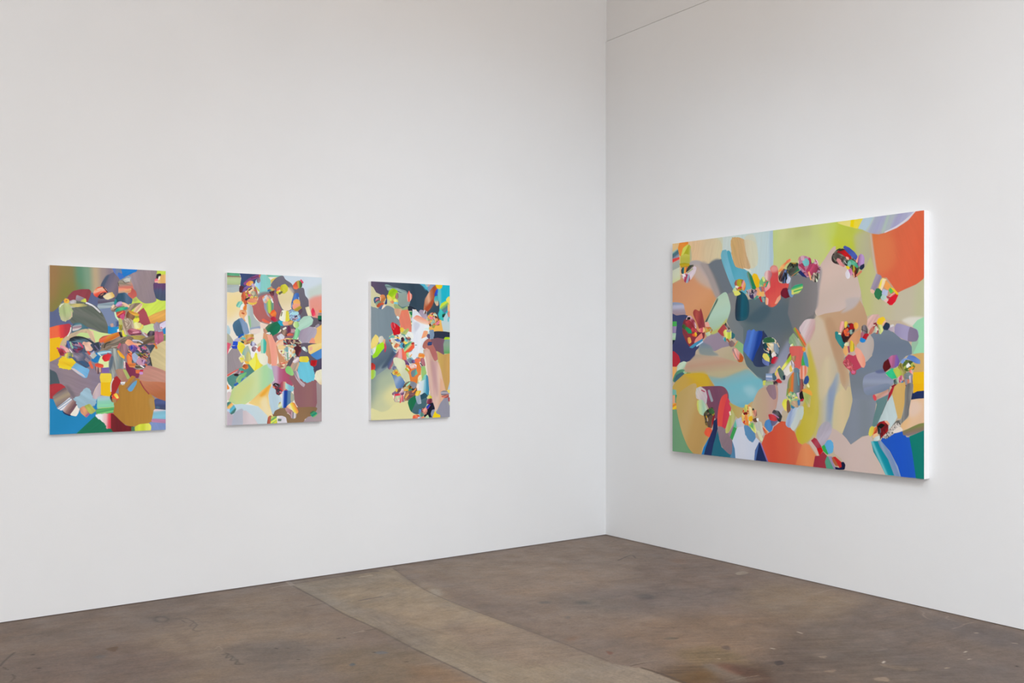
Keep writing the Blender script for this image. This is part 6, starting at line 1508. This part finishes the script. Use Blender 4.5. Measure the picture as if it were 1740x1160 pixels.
s 1380 630 1435 632 1495 800 1519 914 1530 1018 1518 1059 1495 1008 1459 914 1404 757;ac8868 b08c6c;f=12.4 op=.6 g=1471,633,1471,1061
s 1531 500 1625 495 1625 520 1578 564 1495 587 1531 547;b4a8a4;f=7.7
p 1299 584 1361 629 1410 778 1459 925 1483 1039 1458 1082 1373 1095 1298 1076 1260 1012 1247 937 1222 797 1260 755 1298 681;c0b49c c4b098 c0ac90 bcac90;f=12.7 g=1143,735,1527,1009
s 1241 787 1254 803 1279 873 1310 969 1329 1075 1310 1203 1246 1260 1221 1153 1234 991;b8a848 bcac44 c0b060;f=10.5 g=1221,1014,1329,1012
s 1348 936 1398 862 1453 914 1459 1009 1397 1094 1342 1149 1323 1075;c0b490 c8b898 b8ac94;f=14.9 g=1323,1007,1459,1004
p 1554 976 1566 934 1624 934 1659 913 1716 862 1727 762 1705 731 1750 707 1833 699 1870 724 1913 760 1961 775 1987 814 1982 853 1945 863 1913 892 1881 932 1788 957 1827 1021 1837 1061 1826 1131 1670 1137 1577 1130 1566 1068;707c88 687484 6c7888 707880 78808c;f=2.6 g=1781,698,1781,1133
s 1659 995 1727 963 1805 957 1816 982 1865 1011 1848 1046 1783 1072 1727 1084 1659 1076;848ca0 8088a0 8c94a8 808898 7c8494;f=2.1 g=1766,958,1766,1083
s 1738 958 1788 945 1810 962 1760 970;5c6488;f=4.2
p 1987 683 2018 650 2070 628 2100 629 2100 853 1997 853 1984 834 1982 785 1998 766 2024 737;90c8a4 94cca4 90c49c;f=1.0 g=1982,741,2100,743
s 1982 785 1998 766 2024 756 2023 785 1987 853;90b498
s 1987 858 2008 851 2039 847 2100 848 2100 958 1997 964 1997 911;c4a060 c8a468;g=1987,891,2100,891
p 1992 960 2100 954 2100 1068 1997 1081 1987 1028;e0b010 e8b408;g=1987,1019,2100,1017 b=0.01,-0.00,1.00
s 1865 709 1876 675 1897 666 1966 687 2018 708 2024 747 2013 773 1961 773 1913 755 1881 734;9088a8 9c94b4 9890b4;g=1865,721,2024,725
s 1958 772 1961 726 1972 690 2013 708 2026 747 2013 773 1987 776;80748c 7c7088;g=1958,741,2026,743
s 1827 699 1843 684 1865 677 1868 714 1849 712;a898a8 b8a8b0;g=1827,697,1868,698
s 1833 679 1860 670 1865 680 1838 689;ccc8c8;f=2.1
s 1682 670 1688 635 1716 610 1761 607 1767 622 1750 652 1722 681 1699 701;d8b0a8 c8a098 d4b0a8;g=1700,622,1743,669 b=0.08,-0.55,0.83
s 1750 657 1761 632 1794 623 1808 643 1789 673 1766 670;e8b820 f0c028;g=1750,649,1808,650
p 1783 670 1805 643 1816 656 1797 683;e8b090
s 1791 688 1811 658 1833 667 1837 684 1822 703 1800 700;1c2c44 203048;g=1791,683,1837,684
s 1693 726 1705 696 1727 676 1733 691 1716 721 1705 726;b86858 c07868;g=1693,706,1733,706 b=0.1,-0.38,0.92
s 1727 681 1739 659 1755 672 1761 692 1755 727 1736 717;a02838 c8d0b8 d8c8b0 a87050;m=21.0
s 1733 716 1736 686 1747 677 1750 717;b0c0a8 d0d8c8;g=1733,699,1750,699 b=0.2,-0.00,1.00
s 1766 672 1783 673 1794 703 1777 727 1766 722;c0cc80 d0d488;g=1766,699,1794,700 b=0.06,0.37,0.93
l 1755 672 1769 697;80a050;w=6.3
l 1730 664 1744 661;802030;w=10.6
s 1645 679 1659 669 1676 675 1685 700 1682 731 1653 725 1645 699;504848 807878 686068 484040;g=1645,696,1685,697 b=0.15,-0.00,1.00
l 1639 694 1685 715;302828;w=2.7
s 1633 730 1648 710 1659 725 1651 750 1636 745;985868 a86878;g=1633,732,1659,732
s 1651 750 1665 725 1691 726 1691 746 1671 763;a01020 b01828;g=1651,742,1691,742
s 1630 763 1639 748 1671 761 1665 776 1648 778 1636 773;1878c0 2080c8;g=1630,766,1671,767
s 1543 769 1566 734 1636 694 1636 730 1630 760 1613 791 1601 806 1590 780;d09068 cc9068 c08860;g=1543,757,1636,758
s 1607 801 1630 781 1665 776 1693 736 1722 752 1730 792 1721 842 1693 883 1670 898 1647 873;b0a49c b4a8a0 aca098;g=1607,813,1730,814
s 1450 710 1465 706 1495 732 1531 790 1507 816 1477 784 1453 747;207878 2c8484 186868;g=1437,740,1538,773
s 1495 727 1513 696 1537 661 1572 656 1593 678 1590 708 1555 749 1537 774 1513 774;501018 701018 280810 482020;g=1517,670,1573,757 b=0.15,-0.56,0.83
s 1555 687 1566 661 1584 662 1590 688 1578 703;a00c14 980c14;g=1555,680,1590,681
s 1513 701 1543 687 1555 713 1549 738 1525 733;d85830 c84030 e08040 707880;m=24.4
s 1552 702 1584 693 1590 708 1566 728;304048 90a898 202028;g=1552,707,1590,708 b=0.3,-0.81,0.58
s 1483 685 1495 644 1513 644 1519 665 1501 701 1489 711;d88888 e0a8a0 d08080;g=1484,670,1513,680 b=0.1,-0.30,0.95
s 1519 665 1522 645 1540 645 1543 666 1525 686;d8c038 e0c850 c8a830;g=1519,661,1543,662 b=0.1,-0.20,0.98
l 1543 666 1552 677;506878;w=11.1
l 1477 719 1492 722;e8dcc0;w=10.1
s 1587 667 1596 652 1616 658 1619 678 1607 693 1593 688;d8983c e0a850;g=1587,672,1619,673
s 1519 790 1531 777 1549 782 1546 805 1525 800;e0d8b0 c8c898;g=1519,791,1549,791
s 1510 821 1519 800 1543 800 1549 831 1531 862 1513 841;d8a060 e0a868;g=1510,826,1549,826
s 1551 821 1555 775 1572 765 1590 790 1590 826 1572 837;a87880 d8b828 e0c038 a09020;g=1552,802,1590,802 b=0.06,-0.00,1.00
p 1540 800 1554 800 1560 842 1549 842;a85070 803050;g=1540,821,1560,821
s 1554 842 1590 837 1601 852 1578 860 1554 855;b89890 c0a8a0;g=1554,849,1601,849
p 1525 873 1548 852 1584 862 1607 852 1642 934 1601 955 1554 945 1525 909;b03850 b43c54;g=1525,898,1642,897
s 1510 909 1519 888 1548 886 1578 914 1587 939 1604 960 1595 978 1572 978 1560 955 1531 935;b04850 c85860 983040 d07078 a83848;m=20.6
l 1578 965 1592 965;c86088;w=18.7
s 1593 826 1607 809 1636 827 1665 873 1670 913 1659 934 1642 931 1613 883;e89880 e8a088 e49078;g=1592,875,1670,874
l 1516 883 1531 867;686070;w=3.3
s 1791 932 1799 902 1827 882 1849 922 1832 942 1805 960;580c10 500810;g=1791,924,1849,923
p 1827 877 1849 860 1886 855 1902 892 1897 922 1849 937;a05888 b86890 a05880 7858a0 685098;g=1826,884,1902,896 b=0.03,0.19,0.98
p 1808 967 1854 937 1876 946 1892 995 1854 1004 1827 987;20b878 30b880 28a870;g=1807,973,1892,972 b=0.03,0.95,0.30
p 1859 947 1897 927 1929 961 1918 980 1886 996;a8b848 b0bc50 98a838;g=1859,962,1929,962 b=0.04,0.53,0.85
s 1892 931 1913 902 1940 941 1955 999 1934 1004 1913 956;807028 a09858 686028;g=1892,956,1955,955 b=0.2,0.45,0.89
s 1910 902 1924 882 1950 877 1961 892 1924 907;7090c8 8098d0;g=1910,892,1961,892
s 1950 877 1966 858 1997 863 2034 887 2034 909 2008 906 1971 887;6080b8 5878b8 6888c0;g=1950,884,2034,884 b=0.04,0.95,0.32
s 1924 917 1945 887 1987 897 2003 921 1992 945 1950 955 1934 941;506828 a0a848 405030 c8c068 788038;m=27.8
p 1945 921 1961 902 1977 921 1950 936;e8e8e0
l 1966 941 1992 931;e09020;w=11.1
s 1966 955 1982 945 1990 974 1976 979;e06868 e8b0a8;g=1966,964,1990,963
s 1889 1010 1897 990 1918 980 1924 1000 1908 1022 1894 1020;d8b0b8 b84860 c890a0;g=1893,1000,1920,1009 b=0.3,0.54,0.84
s 1934 975 1961 960 1987 974 1982 1004 1940 1009;78787c 708080 888888;g=1934,985,1987,984 b=0.1,0.95,0.31
s 1865 1011 1886 1001 1897 1015 1892 1035 1870 1035;304040 a8b8a0;g=1865,1020,1897,1019 b=0.2,0.68,0.73
p 1910 1025 1924 1010 1940 1058 1934 1068;1878b8
s 1924 1010 1945 1004 1966 1004 1961 1038 1940 1034;905038 888890 b06850;g=1924,1018,1966,1018 b=0.2,0.37,0.93
s 1966 984 1982 979 1989 1023 1971 1018;d0c0c8 706878;g=1966,1001,1989,1001 b=0.2,-0.09,1.00
p 1945 1043 1987 1023 1992 1125 1945 1126;68645c 88847c 585450;g=1945,1080,1992,1079 b=0.15,-0.00,1.00
p 1859 1055 1892 1035 1918 1024 1939 1068 1934 1137 1891 1138;c8a064 c8a468;g=1859,1078,1939,1075
p 1971 1038 1859 1070 1848 1046 1870 1035;801828
p 1397 1084 1434 1030 1465 967 1483 977 1477 1040 1452 1103 1434 1198 1415 1283 1379 1295 1385 1200;98a0a8 8090ac 8494ac a0a8a8;f=7.9 op=.85 g=1379,1119,1482,1115
p 1189 894 1202 851 1221 927 1189 927;40a048
p 1202 840 1222 835 1241 884 1247 927 1244 937 1221 927 1209 894;5090a8 4c88a8;g=1202,892,1247,892
p 1183 802 1196 805 1202 851 1183 900;d06058
s 1176 992 1183 932 1215 927 1237 937 1234 970 1208 1013 1182 1014;d8a898 d87050 e0b0a0 d87858 d8a898;g=1176,970,1237,969 b=0.03,-0.11,0.99
s 1208 1035 1221 1002 1241 994 1250 1018 1240 1045 1215 1048;284880 304c88;g=1208,1024,1250,1023
s 1234 1061 1240 1042 1253 1061 1250 1072;e8e0a0
p -30 1112 40 1122 44 1160 -30 1162;68a89c 78b0a0;g=-30,1140,44,1138
p -30 1165 31 1163 31 1223 -30 1231;d09878 d8a080;g=-30,1197,31,1194
s 31 1160 52 1166 57 1190 44 1219 31 1216;189068
s -30 1237 39 1222 78 1202 74 1233 39 1266 -30 1276;e8b028 d88030 f0c828 e0a020;g=19,1220,42,1265 b=0.05,-0.96,0.29
p -30 1275 48 1269 65 1345 107 1454 174 1548 240 1610 -31 1633;689470 6c9870 649468;g=-31,1456,240,1438
s 44 1172 125 1108 241 1068 257 1165 338 1240 370 1341 369 1461 313 1537 289 1606 232 1599 165 1549 107 1454 65 1345 44 1259;b09858 b89c60 bca068 b89458 b49054 b89860;f=1.4 g=-26,1262,419,1427
s 249 1116 290 1091 418 1082 511 1085 557 1131 557 1201 526 1250 495 1298 433 1320 354 1222 338 1162;783c4c 784458 70445c 7c4858;g=249,1185,557,1174 b=0.03,0.23,0.97
l 370 1119 402 1190;9098a0;w=23.7 f=2.1
l 354 1125 370 1185;904060;w=18.2 f=2.1
s 241 1141 249 1104 290 1091 339 1114 354 1161 346 1210 314 1211 282 1188 249 1177;b8bcb4 c8bcb8 c0b0b4 b8b8b8;g=230,1129,366,1183 b=0.08,0.62,0.78
l 298 1115 330 1126;a84058;w=8.5
s 253 1226 257 1195 306 1187 338 1222 354 1258 314 1302 281 1291 261 1262;c8c858 b8cc98 a0c4a8 b8ccb4;g=253,1245,354,1240 b=0.03,0.34,0.94
s 322 1289 354 1258 394 1238 418 1249 429 1284 417 1338 394 1393 362 1383 338 1367 330 1325;302c24 a08828 584838 383028 786050 404830;m=34.5
s 370 1257 402 1244 425 1272 410 1288 378 1281;2c5430 386838;g=370,1270,425,1267
s 354 1330 386 1298 417 1302 401 1387 374 1389 354 1366;684c40 58483c 805c4c;g=350,1338,417,1353 b=0.12,-0.33,0.94
l 346 1306 362 1335;b08820;w=14.0
l 358 1318 358 1342;b0b8c0;w=5.6
s 402 1327 421 1290 429 1302 417 1350 397 1393;901820 801420;g=398,1333,429,1332
s 328 1428 346 1396 378 1388 401 1405 400 1441 377 1459 338 1445;e05838 e45c3c;g=328,1426,401,1421 b=0.03,0.23,0.97
p 301 1587 321 1537 373 1461 385 1454 337 1547 321 1594 297 1594;1878b8 1070b0;g=297,1542,385,1535
p 417 1338 453 1313 456 1395 433 1468 397 1597 321 1597 337 1547 377 1460 409 1398;182c58 1c2c5c 182850;g=321,1462,456,1453
p 460 1395 472 1466 495 1523 564 1565 617 1554 631 1600 393 1600 417 1505;206478 1c6478 287080;g=393,1535,632,1516
s 590 1469 609 1502 624 1560 631 1600 571 1593 586 1563;5080a0 4878a0;g=571,1550,632,1545
s 453 1348 461 1253 488 1169 527 1138 550 1149 534 1273 511 1392 472 1383;d84c40 d44444;g=453,1265,549,1260 b=0.01,-0.00,1.00
s 499 1393 511 1274 546 1167 580 1206 584 1241 557 1319 526 1391;c83448 cc3c50;g=499,1286,583,1282
s 456 1390 495 1375 549 1407 587 1457 594 1504 583 1569 526 1544 487 1500;8c7880 847078 806c78;g=468,1384,605,1557 b=0.02,-0.58,0.81
s 530 1403 564 1301 587 1241 610 1234 632 1268 610 1328 556 1413;b8b868 a8ac58 b8b878 b0a868;g=551,1310,622,1315 b=0.05,-0.32,0.95
l 572 1265 576 1283;f0d8c0;w=16.1
p 564 1412 617 1339 610 1386 572 1447 556 1424;987888
s 606 1363 625 1318 647 1325 640 1355 625 1379;60b098 68b8a0;g=606,1349,647,1347
p 572 1447 606 1369 636 1378 598 1468 579 1452;38984c 389850;g=572,1425,636,1420
p 594 1469 640 1372 699 1351 721 1413 764 1468 808 1430 843 1456 807 1510 793 1597 624 1600 617 1525;c4ccdc c8ccd8 c4cad8 c0c8d8;g=594,1481,843,1463
s 628 1321 662 1296 692 1311 703 1357 640 1367;b0b8c8 c0c0cc;g=628,1332,703,1328 b=0.03,-0.00,1.00
s 565 1201 610 1211 692 1228 779 1181 808 1226 808 1317 692 1288 640 1303;b09c50 b8a068 c0a478;f=2.0 g=565,1251,808,1239
s 776 1204 815 1123 851 1088 935 1063 990 1067 997 1139 983 1218 935 1310 879 1403 851 1337 794 1260;bca888 b8a084 b89c84 b8988c b89080;f=2.5 g=776,1206,997,1196
s 897 1087 921 1064 970 1062 983 1118 980 1151 959 1160 928 1136;8c7078 907480;g=897,1113,983,1110 b=0.03,0.21,0.98
p 997 1051 1072 1049 1071 1214 1031 1238 1024 1305 886 1425 865 1404 921 1288 983 1218 1000 1139;b8acac b8b0b0 bcb0b0;f=2.5 g=865,1238,1071,1228
s 681 1289 688 1260 714 1207 750 1211 779 1238 779 1284 757 1319 743 1355 706 1345 684 1323;e0a060 f0c868 c83820 e8d8a0 e07838 d8b058;m=32.3
s 703 1224 721 1204 736 1229 721 1258 703 1253;a8b860 f0d868 88a050;g=703,1234,736,1233 b=0.2,0.22,0.98
s 695 1265 728 1258 728 1275 703 1279;701010
s 710 1276 728 1281 743 1355 721 1344;e07030 e88840 d86028;g=710,1315,743,1313 b=0.1,0.22,0.98
l 692 1283 692 1323;f0c060;w=11.8
s 743 1217 772 1227 779 1278 750 1285 743 1251;e0c080 e8d0a0 d8b878;g=743,1253,779,1251 b=0.08,0.22,0.98
s 747 1291 772 1284 779 1307 765 1322 746 1314;f0b818 e8a820;g=747,1305,779,1303
s 776 1233 786 1229 794 1243 779 1244;202820
s 783 1244 812 1240 815 1276 801 1288 786 1272;d88868 e09880 785048;g=775,1254,818,1272 b=0.2,0.42,0.91
s 779 1307 808 1294 829 1298 822 1321 793 1323;684838 583c34;g=779,1310,829,1307
s 811 1299 829 1296 829 1315 819 1316;e8e8e8
s 743 1343 779 1330 808 1362 808 1402 779 1387;e8d860 60a860 c8d070 f0e0a0;g=740,1347,823,1380 b=0.2,0.61,0.80
s 797 1346 829 1315 858 1325 872 1403 850 1427 815 1384;c0c0b0 b8b8ac c8c8b8;g=797,1369,872,1365 b=0.04,0.32,0.95
p 808 1379 836 1383 871 1437 864 1455 847 1450;c8ccb0 d0d4a8;g=808,1424,872,1419
s 703 1357 735 1352 764 1376 800 1408 804 1431 779 1467 743 1452 713 1414;5888b0 5484ac;j=1.9 g=702,1411,804,1404 b=0.02,0.61,0.79
p 793 1597 800 1522 836 1460 850 1473 913 1592;102450 142858 182c50;g=793,1532,913,1522
s 793 1591 799 1534 836 1460 829 1497 807 1590;4868a0
p 840 1459 854 1467 917 1591 903 1592;8870a8 7c68a0;g=839,1531,917,1525
p 857 1472 886 1408 948 1376 962 1347 1024 1305 1064 1308 1071 1340 1111 1349 1137 1375 1164 1438 1203 1457 1228 1444 1248 1480 1286 1547 1286 1592 1202 1598 917 1594;cc5038 c84c34 cc5438 c85c40 cc7050 d08060;f=1.2 g=857,1455,1286,1424
s 868 1358 882 1352 907 1379 907 1401 886 1397;c04030 d88048;g=868,1379,907,1376
l 868 1350 914 1384;e0b088;w=8.9
s 882 1341 893 1312 921 1299 955 1320 948 1365 928 1386 900 1368;4880b8 4c84bc 4478b0;g=882,1343,955,1339 b=0.03,0.60,0.80
s 935 1310 962 1297 997 1306 969 1335 948 1342;605c7c 6c6484;g=935,1320,997,1316 b=0.1,-0.70,0.71
s 917 1266 942 1262 983 1273 1004 1295 969 1308 928 1302;b83038 c83c40 b02c38;g=917,1286,1004,1282 b=0.06,0.97,0.24
s 949 1253 963 1233 1004 1239 1031 1271 1017 1310 997 1306 976 1268;484448 686468 303034 585458;g=950,1251,1033,1287 b=0.2,0.85,0.53
l 956 1258 1004 1284;a87098;w=8.7
s 1061 1325 1071 1280 1098 1229 1138 1206 1203 1197 1203 1241 1177 1285 1151 1341 1124 1365 1104 1344 1084 1345;a0b0c8 8c9cc0 a8b8cc b8c4c8 b0bcb8 b8bcb0;g=1074,1273,1178,1299 b=0.03,-0.56,0.83
s 1101 1339 1138 1276 1164 1215 1197 1230 1177 1291 1131 1359;c0c8c4 b8c0b8;f=3.6 g=1101,1287,1196,1282
s 1071 1126 1092 1103 1131 1108 1151 1129 1164 1161 1151 1199 1111 1212 1085 1180;90b888 a8c890 d8c858 709878 c8b898;m=26.6
s 1031 1188 1045 1160 1071 1153 1078 1192 1071 1236 1051 1226;d0d048 e0d850 e8c878;g=1037,1164,1084,1229
s 1071 1170 1085 1158 1098 1191 1101 1229 1078 1247 1071 1225;785440 705040;g=1071,1204,1101,1203
s 1101 1180 1125 1162 1171 1166 1164 1204 1138 1206;a89070 c0a080 988878;g=1101,1185,1171,1182 b=0.1,0.84,0.55
p 1105 1191 1138 1206 1125 1217 1105 1212;387898
s 1151 1112 1177 1106 1197 1122 1184 1149 1164 1139;c8b8c0 b89098;g=1151,1127,1197,1125
s 1174 1112 1197 1095 1210 1143 1197 1165 1177 1144;101010 281418;g=1174,1132,1210,1131
l 1184 1160 1203 1151;b01830;w=13.1
s 1158 1161 1177 1155 1177 1188 1164 1193;3c78a8
p 1065 1137 1072 1082 1102 1081 1098 1103 1071 1131;70a050 c87028;g=1065,1107,1102,1106
p 1422 1325 1458 1338 1506 1366 1530 1385 1565 1425 1647 1372 1704 1353 1721 1387 1749 1445 1815 1599 1506 1595 1518 1568 1494 1518 1446 1491 1434 1439 1390 1506 1309 1502 1246 1432 1297 1396 1347 1446;c4b0a4 c0aca4 c4b0a8 c4b0a4;f=1.7 g=1246,1465,1815,1421
p 1194 1452 1220 1439 1252 1448 1309 1518 1284 1593 1181 1594 1142 1593 1168 1514;d07448 d88858 d88050;f=4.7 g=1142,1525,1309,1511
p 1246 1432 1262 1431 1328 1511 1316 1518;c8b0a0
s 1310 1395 1322 1341 1354 1302 1385 1287 1415 1304 1425 1345 1403 1389 1360 1445 1335 1442;a4a0a8 a8a0ac b0a8b4 a898a4;g=1334,1313,1408,1418 b=0.03,-0.54,0.84
p 1265 1420 1291 1399 1310 1406 1347 1454 1319 1477;a02838 a84050 983040;g=1281,1407,1339,1462
p 1310 1470 1347 1457 1360 1482 1331 1514;b80810 c00810;g=1310,1483,1360,1479
p 1347 1454 1372 1436 1400 1495 1390 1503 1360 1482;30a048
s 1372 1439 1391 1411 1415 1406 1434 1424 1437 1450 1433 1481 1403 1497 1384 1464;58a0cc 5ca4d0;j=1.7 g=1372,1449,1437,1444
p 1297 1519 1328 1515 1360 1485 1390 1511 1375 1550 1384 1594 1281 1593;94283c 98303c;g=1281,1544,1390,1534
s 1375 1550 1390 1514 1409 1520 1433 1565 1445 1593 1387 1593;50947c 4c9078;g=1375,1559,1445,1552
p 1397 1513 1427 1511 1433 1544 1458 1592 1442 1593;9888a8 8c80a0;g=1397,1554,1458,1548
p 1424 1519 1452 1509 1476 1535 1488 1571 1452 1569 1433 1544;a85830 a06040;g=1424,1544,1488,1538
p 1433 1513 1452 1511 1500 1543 1500 1575 1482 1579 1458 1542;c02020 b82424;g=1433,1547,1500,1541
s 1452 1574 1482 1579 1500 1572 1494 1544 1512 1540 1524 1557 1518 1586 1458 1594;101440 0c1034;g=1452,1572,1524,1565
p 1709 1393 1754 1385 1782 1413 1826 1489 1875 1591 1809 1592 1771 1524 1726 1457;187880 68b4bc 108898 008498 0c8490;f=1.1 g=1748,1498,1813,1465
p 1754 1387 1782 1383 1837 1448 1891 1532 1912 1594 1869 1594 1826 1494 1771 1423;708098 8498b0 788cac 7088b0 98a8bc;f=1.0 g=1799,1496,1865,1468
p 1777 1383 1793 1357 1864 1317 1923 1318 1950 1351 1971 1349 1986 1436 2012 1591 1912 1594 1891 1532 1837 1443;1850b0 1850b8 1c54b4;g=1776,1435,2012,1416 b=0.01,0.19,0.98
p 1966 1345 2007 1327 2100 1283 2099 1599 2010 1594 1986 1441;007468 087468 00706c;g=1965,1437,2099,1426
p 1921 1314 1955 1302 2007 1274 2100 1231 2100 1283 2007 1327 1960 1343 1926 1340;8c8848 788048 807058 807074;g=1987,1265,2005,1328 b=0.03,-0.90,0.45
s 1913 1280 1934 1254 1966 1223 1966 1155 1971 1125 2018 1119 2100 1106 2100 1235 2023 1268 1934 1310 1918 1314;d0a068 d8b080 d8b490 d4b090 d8a870;f=1.0 g=1931,1190,2083,1264
s 1966 1135 2018 1124 2049 1171 2007 1221 1966 1228;d8bca8;f=15.1
s 1971 1125 1982 1091 2018 1071 2100 1061 2100 1109 2018 1116;182850 1c2c58 182c5c;g=1971,1097,2100,1093
p 1992 1028 2100 1025 2100 1063 2018 1073 1992 1086;e0a808 e4b008;g=1992,1056,2100,1053
p 1743 1139 1827 1101 1815 1151 1777 1243 1749 1294 1715 1307 1727 1245 1749 1164;5c7c7c 608080;g=1715,1208,1826,1202
p 1782 1222 1821 1136 1854 1100 1865 1120 1891 1227 1870 1268 1832 1314 1810 1331 1749 1294;b0c0c0 b8c8c8 bccccc;g=1781,1200,1882,1248 b=0.02,0.19,0.98
p 1854 1100 1837 1071 1892 1030 1940 1019 1945 1078 1934 1156 1913 1241 1891 1242 1870 1159;c4a060 c8a460 c8a05c;g=1837,1124,1945,1120 b=0.01,-0.00,1.00
s 1727 1109 1749 1093 1827 1064 1827 1096 1782 1117 1743 1134;c8a088 b88c78 c89890;g=1765,1085,1787,1118 b=0.04,-0.94,0.34
s 1722 1115 1730 1102 1744 1114 1746 1134 1732 1137;d04850
p 1821 1141 1832 1091 1848 1061 1870 1045 1854 1090 1826 1136;901828 b02030;g=1821,1095,1870,1093
s 1659 1066 1727 1049 1827 1031 1832 1061 1760 1093 1681 1106;8088a0 788498 707c90;f=1.6 g=1736,1039,1759,1094
s 1881 1257 1913 1241 1934 1156 1940 1058 1961 1028 1992 1032 1982 1106 1966 1179 1960 1223 1923 1264 1891 1296 1853 1293;74746c 605c58 8c8c84 686868 84807c;g=1854,1181,1992,1175 b=0.18,-0.10,1.00
s 1837 1309 1881 1267 1913 1270 1891 1316 1815 1370 1788 1362;c8c0b8 605850 b8b0a8 484440 c0b8b0;m=12.6
s 1864 1317 1902 1290 1923 1313 1870 1332;dcd0c4;f=2.1
l 1821 1136 1782 1222;585858;w=2.6
s 1749 1294 1766 1273 1804 1261 1826 1280 1826 1320 1799 1346 1777 1368 1766 1334;881018 a01820 601018 901018;g=1755,1286,1818,1329 b=0.1,0.38,0.92
s 1754 1299 1777 1278 1804 1286 1782 1307 1760 1309;0c0808
s 1754 1304 1774 1308 1777 1333 1760 1344;101418 707880;g=1754,1323,1777,1322 b=0.3,-0.00,1.00
s 1802 1264 1821 1260 1836 1279 1829 1285;e8a888 e0a080;g=1802,1273,1836,1271
s 1718 1347 1726 1316 1749 1300 1754 1329 1743 1355 1726 1361;c83820 d87838 a83828 e8b080;g=1720,1327,1752,1342 b=0.2,0.70,0.71
s 1724 1367 1726 1351 1749 1340 1754 1354 1732 1369;e8b888
s 1726 1387 1738 1366 1765 1354 1771 1373 1754 1387;b8c4c0 c8d0cc;g=1726,1375,1771,1372 b=0.05,0.97,0.25
s 1692 1349 1701 1313 1715 1299 1732 1306 1721 1347 1704 1363;d8cc50 c8bc48;g=1692,1330,1732,1328 b=0.04,-0.19,0.98
l 1774 1343 1774 1373;303840;w=5.3
s 1195 1089 1221 1078 1266 1093 1275 1119 1259 1125 1208 1105;d89840 e0a040;g=1195,1103,1275,1100
p 1198 1100 1221 1105 1266 1125 1256 1200 1240 1201 1214 1159;b0b870 a0ac58 c8b088;g=1181,1125,1277,1168 b=0.06,0.58,0.82
s 1182 1209 1201 1203 1208 1240 1195 1279 1182 1288 1169 1242;b8c4bc
""", 2.4, None, 1.17)


# ------------------------------------------------------------------ lights
def area(name, loc, target, sx, sy, power, col, spread=180):
    l = bpy.data.lights.new(name, 'AREA'); l.shape = 'RECTANGLE'; l.size = sx; l.size_y = sy
    l.energy = power; l.color = col; l.spread = math.radians(spread)
    o = bpy.data.objects.new(name, l); COL.objects.link(o); o.location = loc
    from mathutils import Vector
    o.rotation_euler = (Vector(target) - Vector(loc)).to_track_quat('-Z', 'Y').to_euler()
    return o


COOL = (.84, 1.0, 1.17)
area('track_light', (-2.0, -3.2, 4.1), (-1.2, 0, 0), .9, .5, 11.3, COOL, 100)
area('track_light', (-3.2, -3.6, 4.1), (0, -2.6, 0), .9, .5, 4.1, COOL, 100)
area('track_light', (-3.2, -5.6, 4.1), (0, -5.0, 1.2), .9, .5, 15.3, COOL, 120)
area('skylight', (-5.6, -8.6, 5.2), (-5.6, -8.6, 0), 3, 3, 540, (.985, 1.0, 1.01))
area('daylight_from_rear', (-5.0, -10.3, 2.0), (-5.0, 0, .6), 5, 3, 134, (.82, .99, 1.22))
area('added_warm_fill', (-3.6, -3.6, 4.0), (-3.2, -3.2, 5.3), .8, .8, 25, (1.0, .62, .30), 150)  # added fill lamp facing the ceiling, its bounce warms the upper walls


w = bpy.data.worlds.new('world'); SC.world = w; w.use_nodes = True
w.node_tree.nodes['Background'].inputs[0].default_value = (.5, .5, .5, 1)
w.node_tree.nodes['Background'].inputs[1].default_value = 0.2

# ------------------------------------------------------------------ camera
F = 1613.68; YAW = .6254; PPY = 605.736
cd = bpy.data.cameras.new('camera'); cam = bpy.data.objects.new('camera', cd); COL.objects.link(cam)
cam.location = (-5.3246, -6.0249, 1.5)
cam.rotation_euler = (math.pi / 2, 0, -YAW)
cd.sensor_width = 36; cd.lens = F * 36 / 1740
cd.shift_y = (PPY - 580) / 1740
cd.clip_start = .05
SC.camera = cam

SC.view_settings.view_transform = 'Standard'
SC.view_settings.look = 'None'
SC.view_settings.gamma = 1
SC.view_settings.use_curve_mapping = False
SC.view_settings.exposure = 0.0
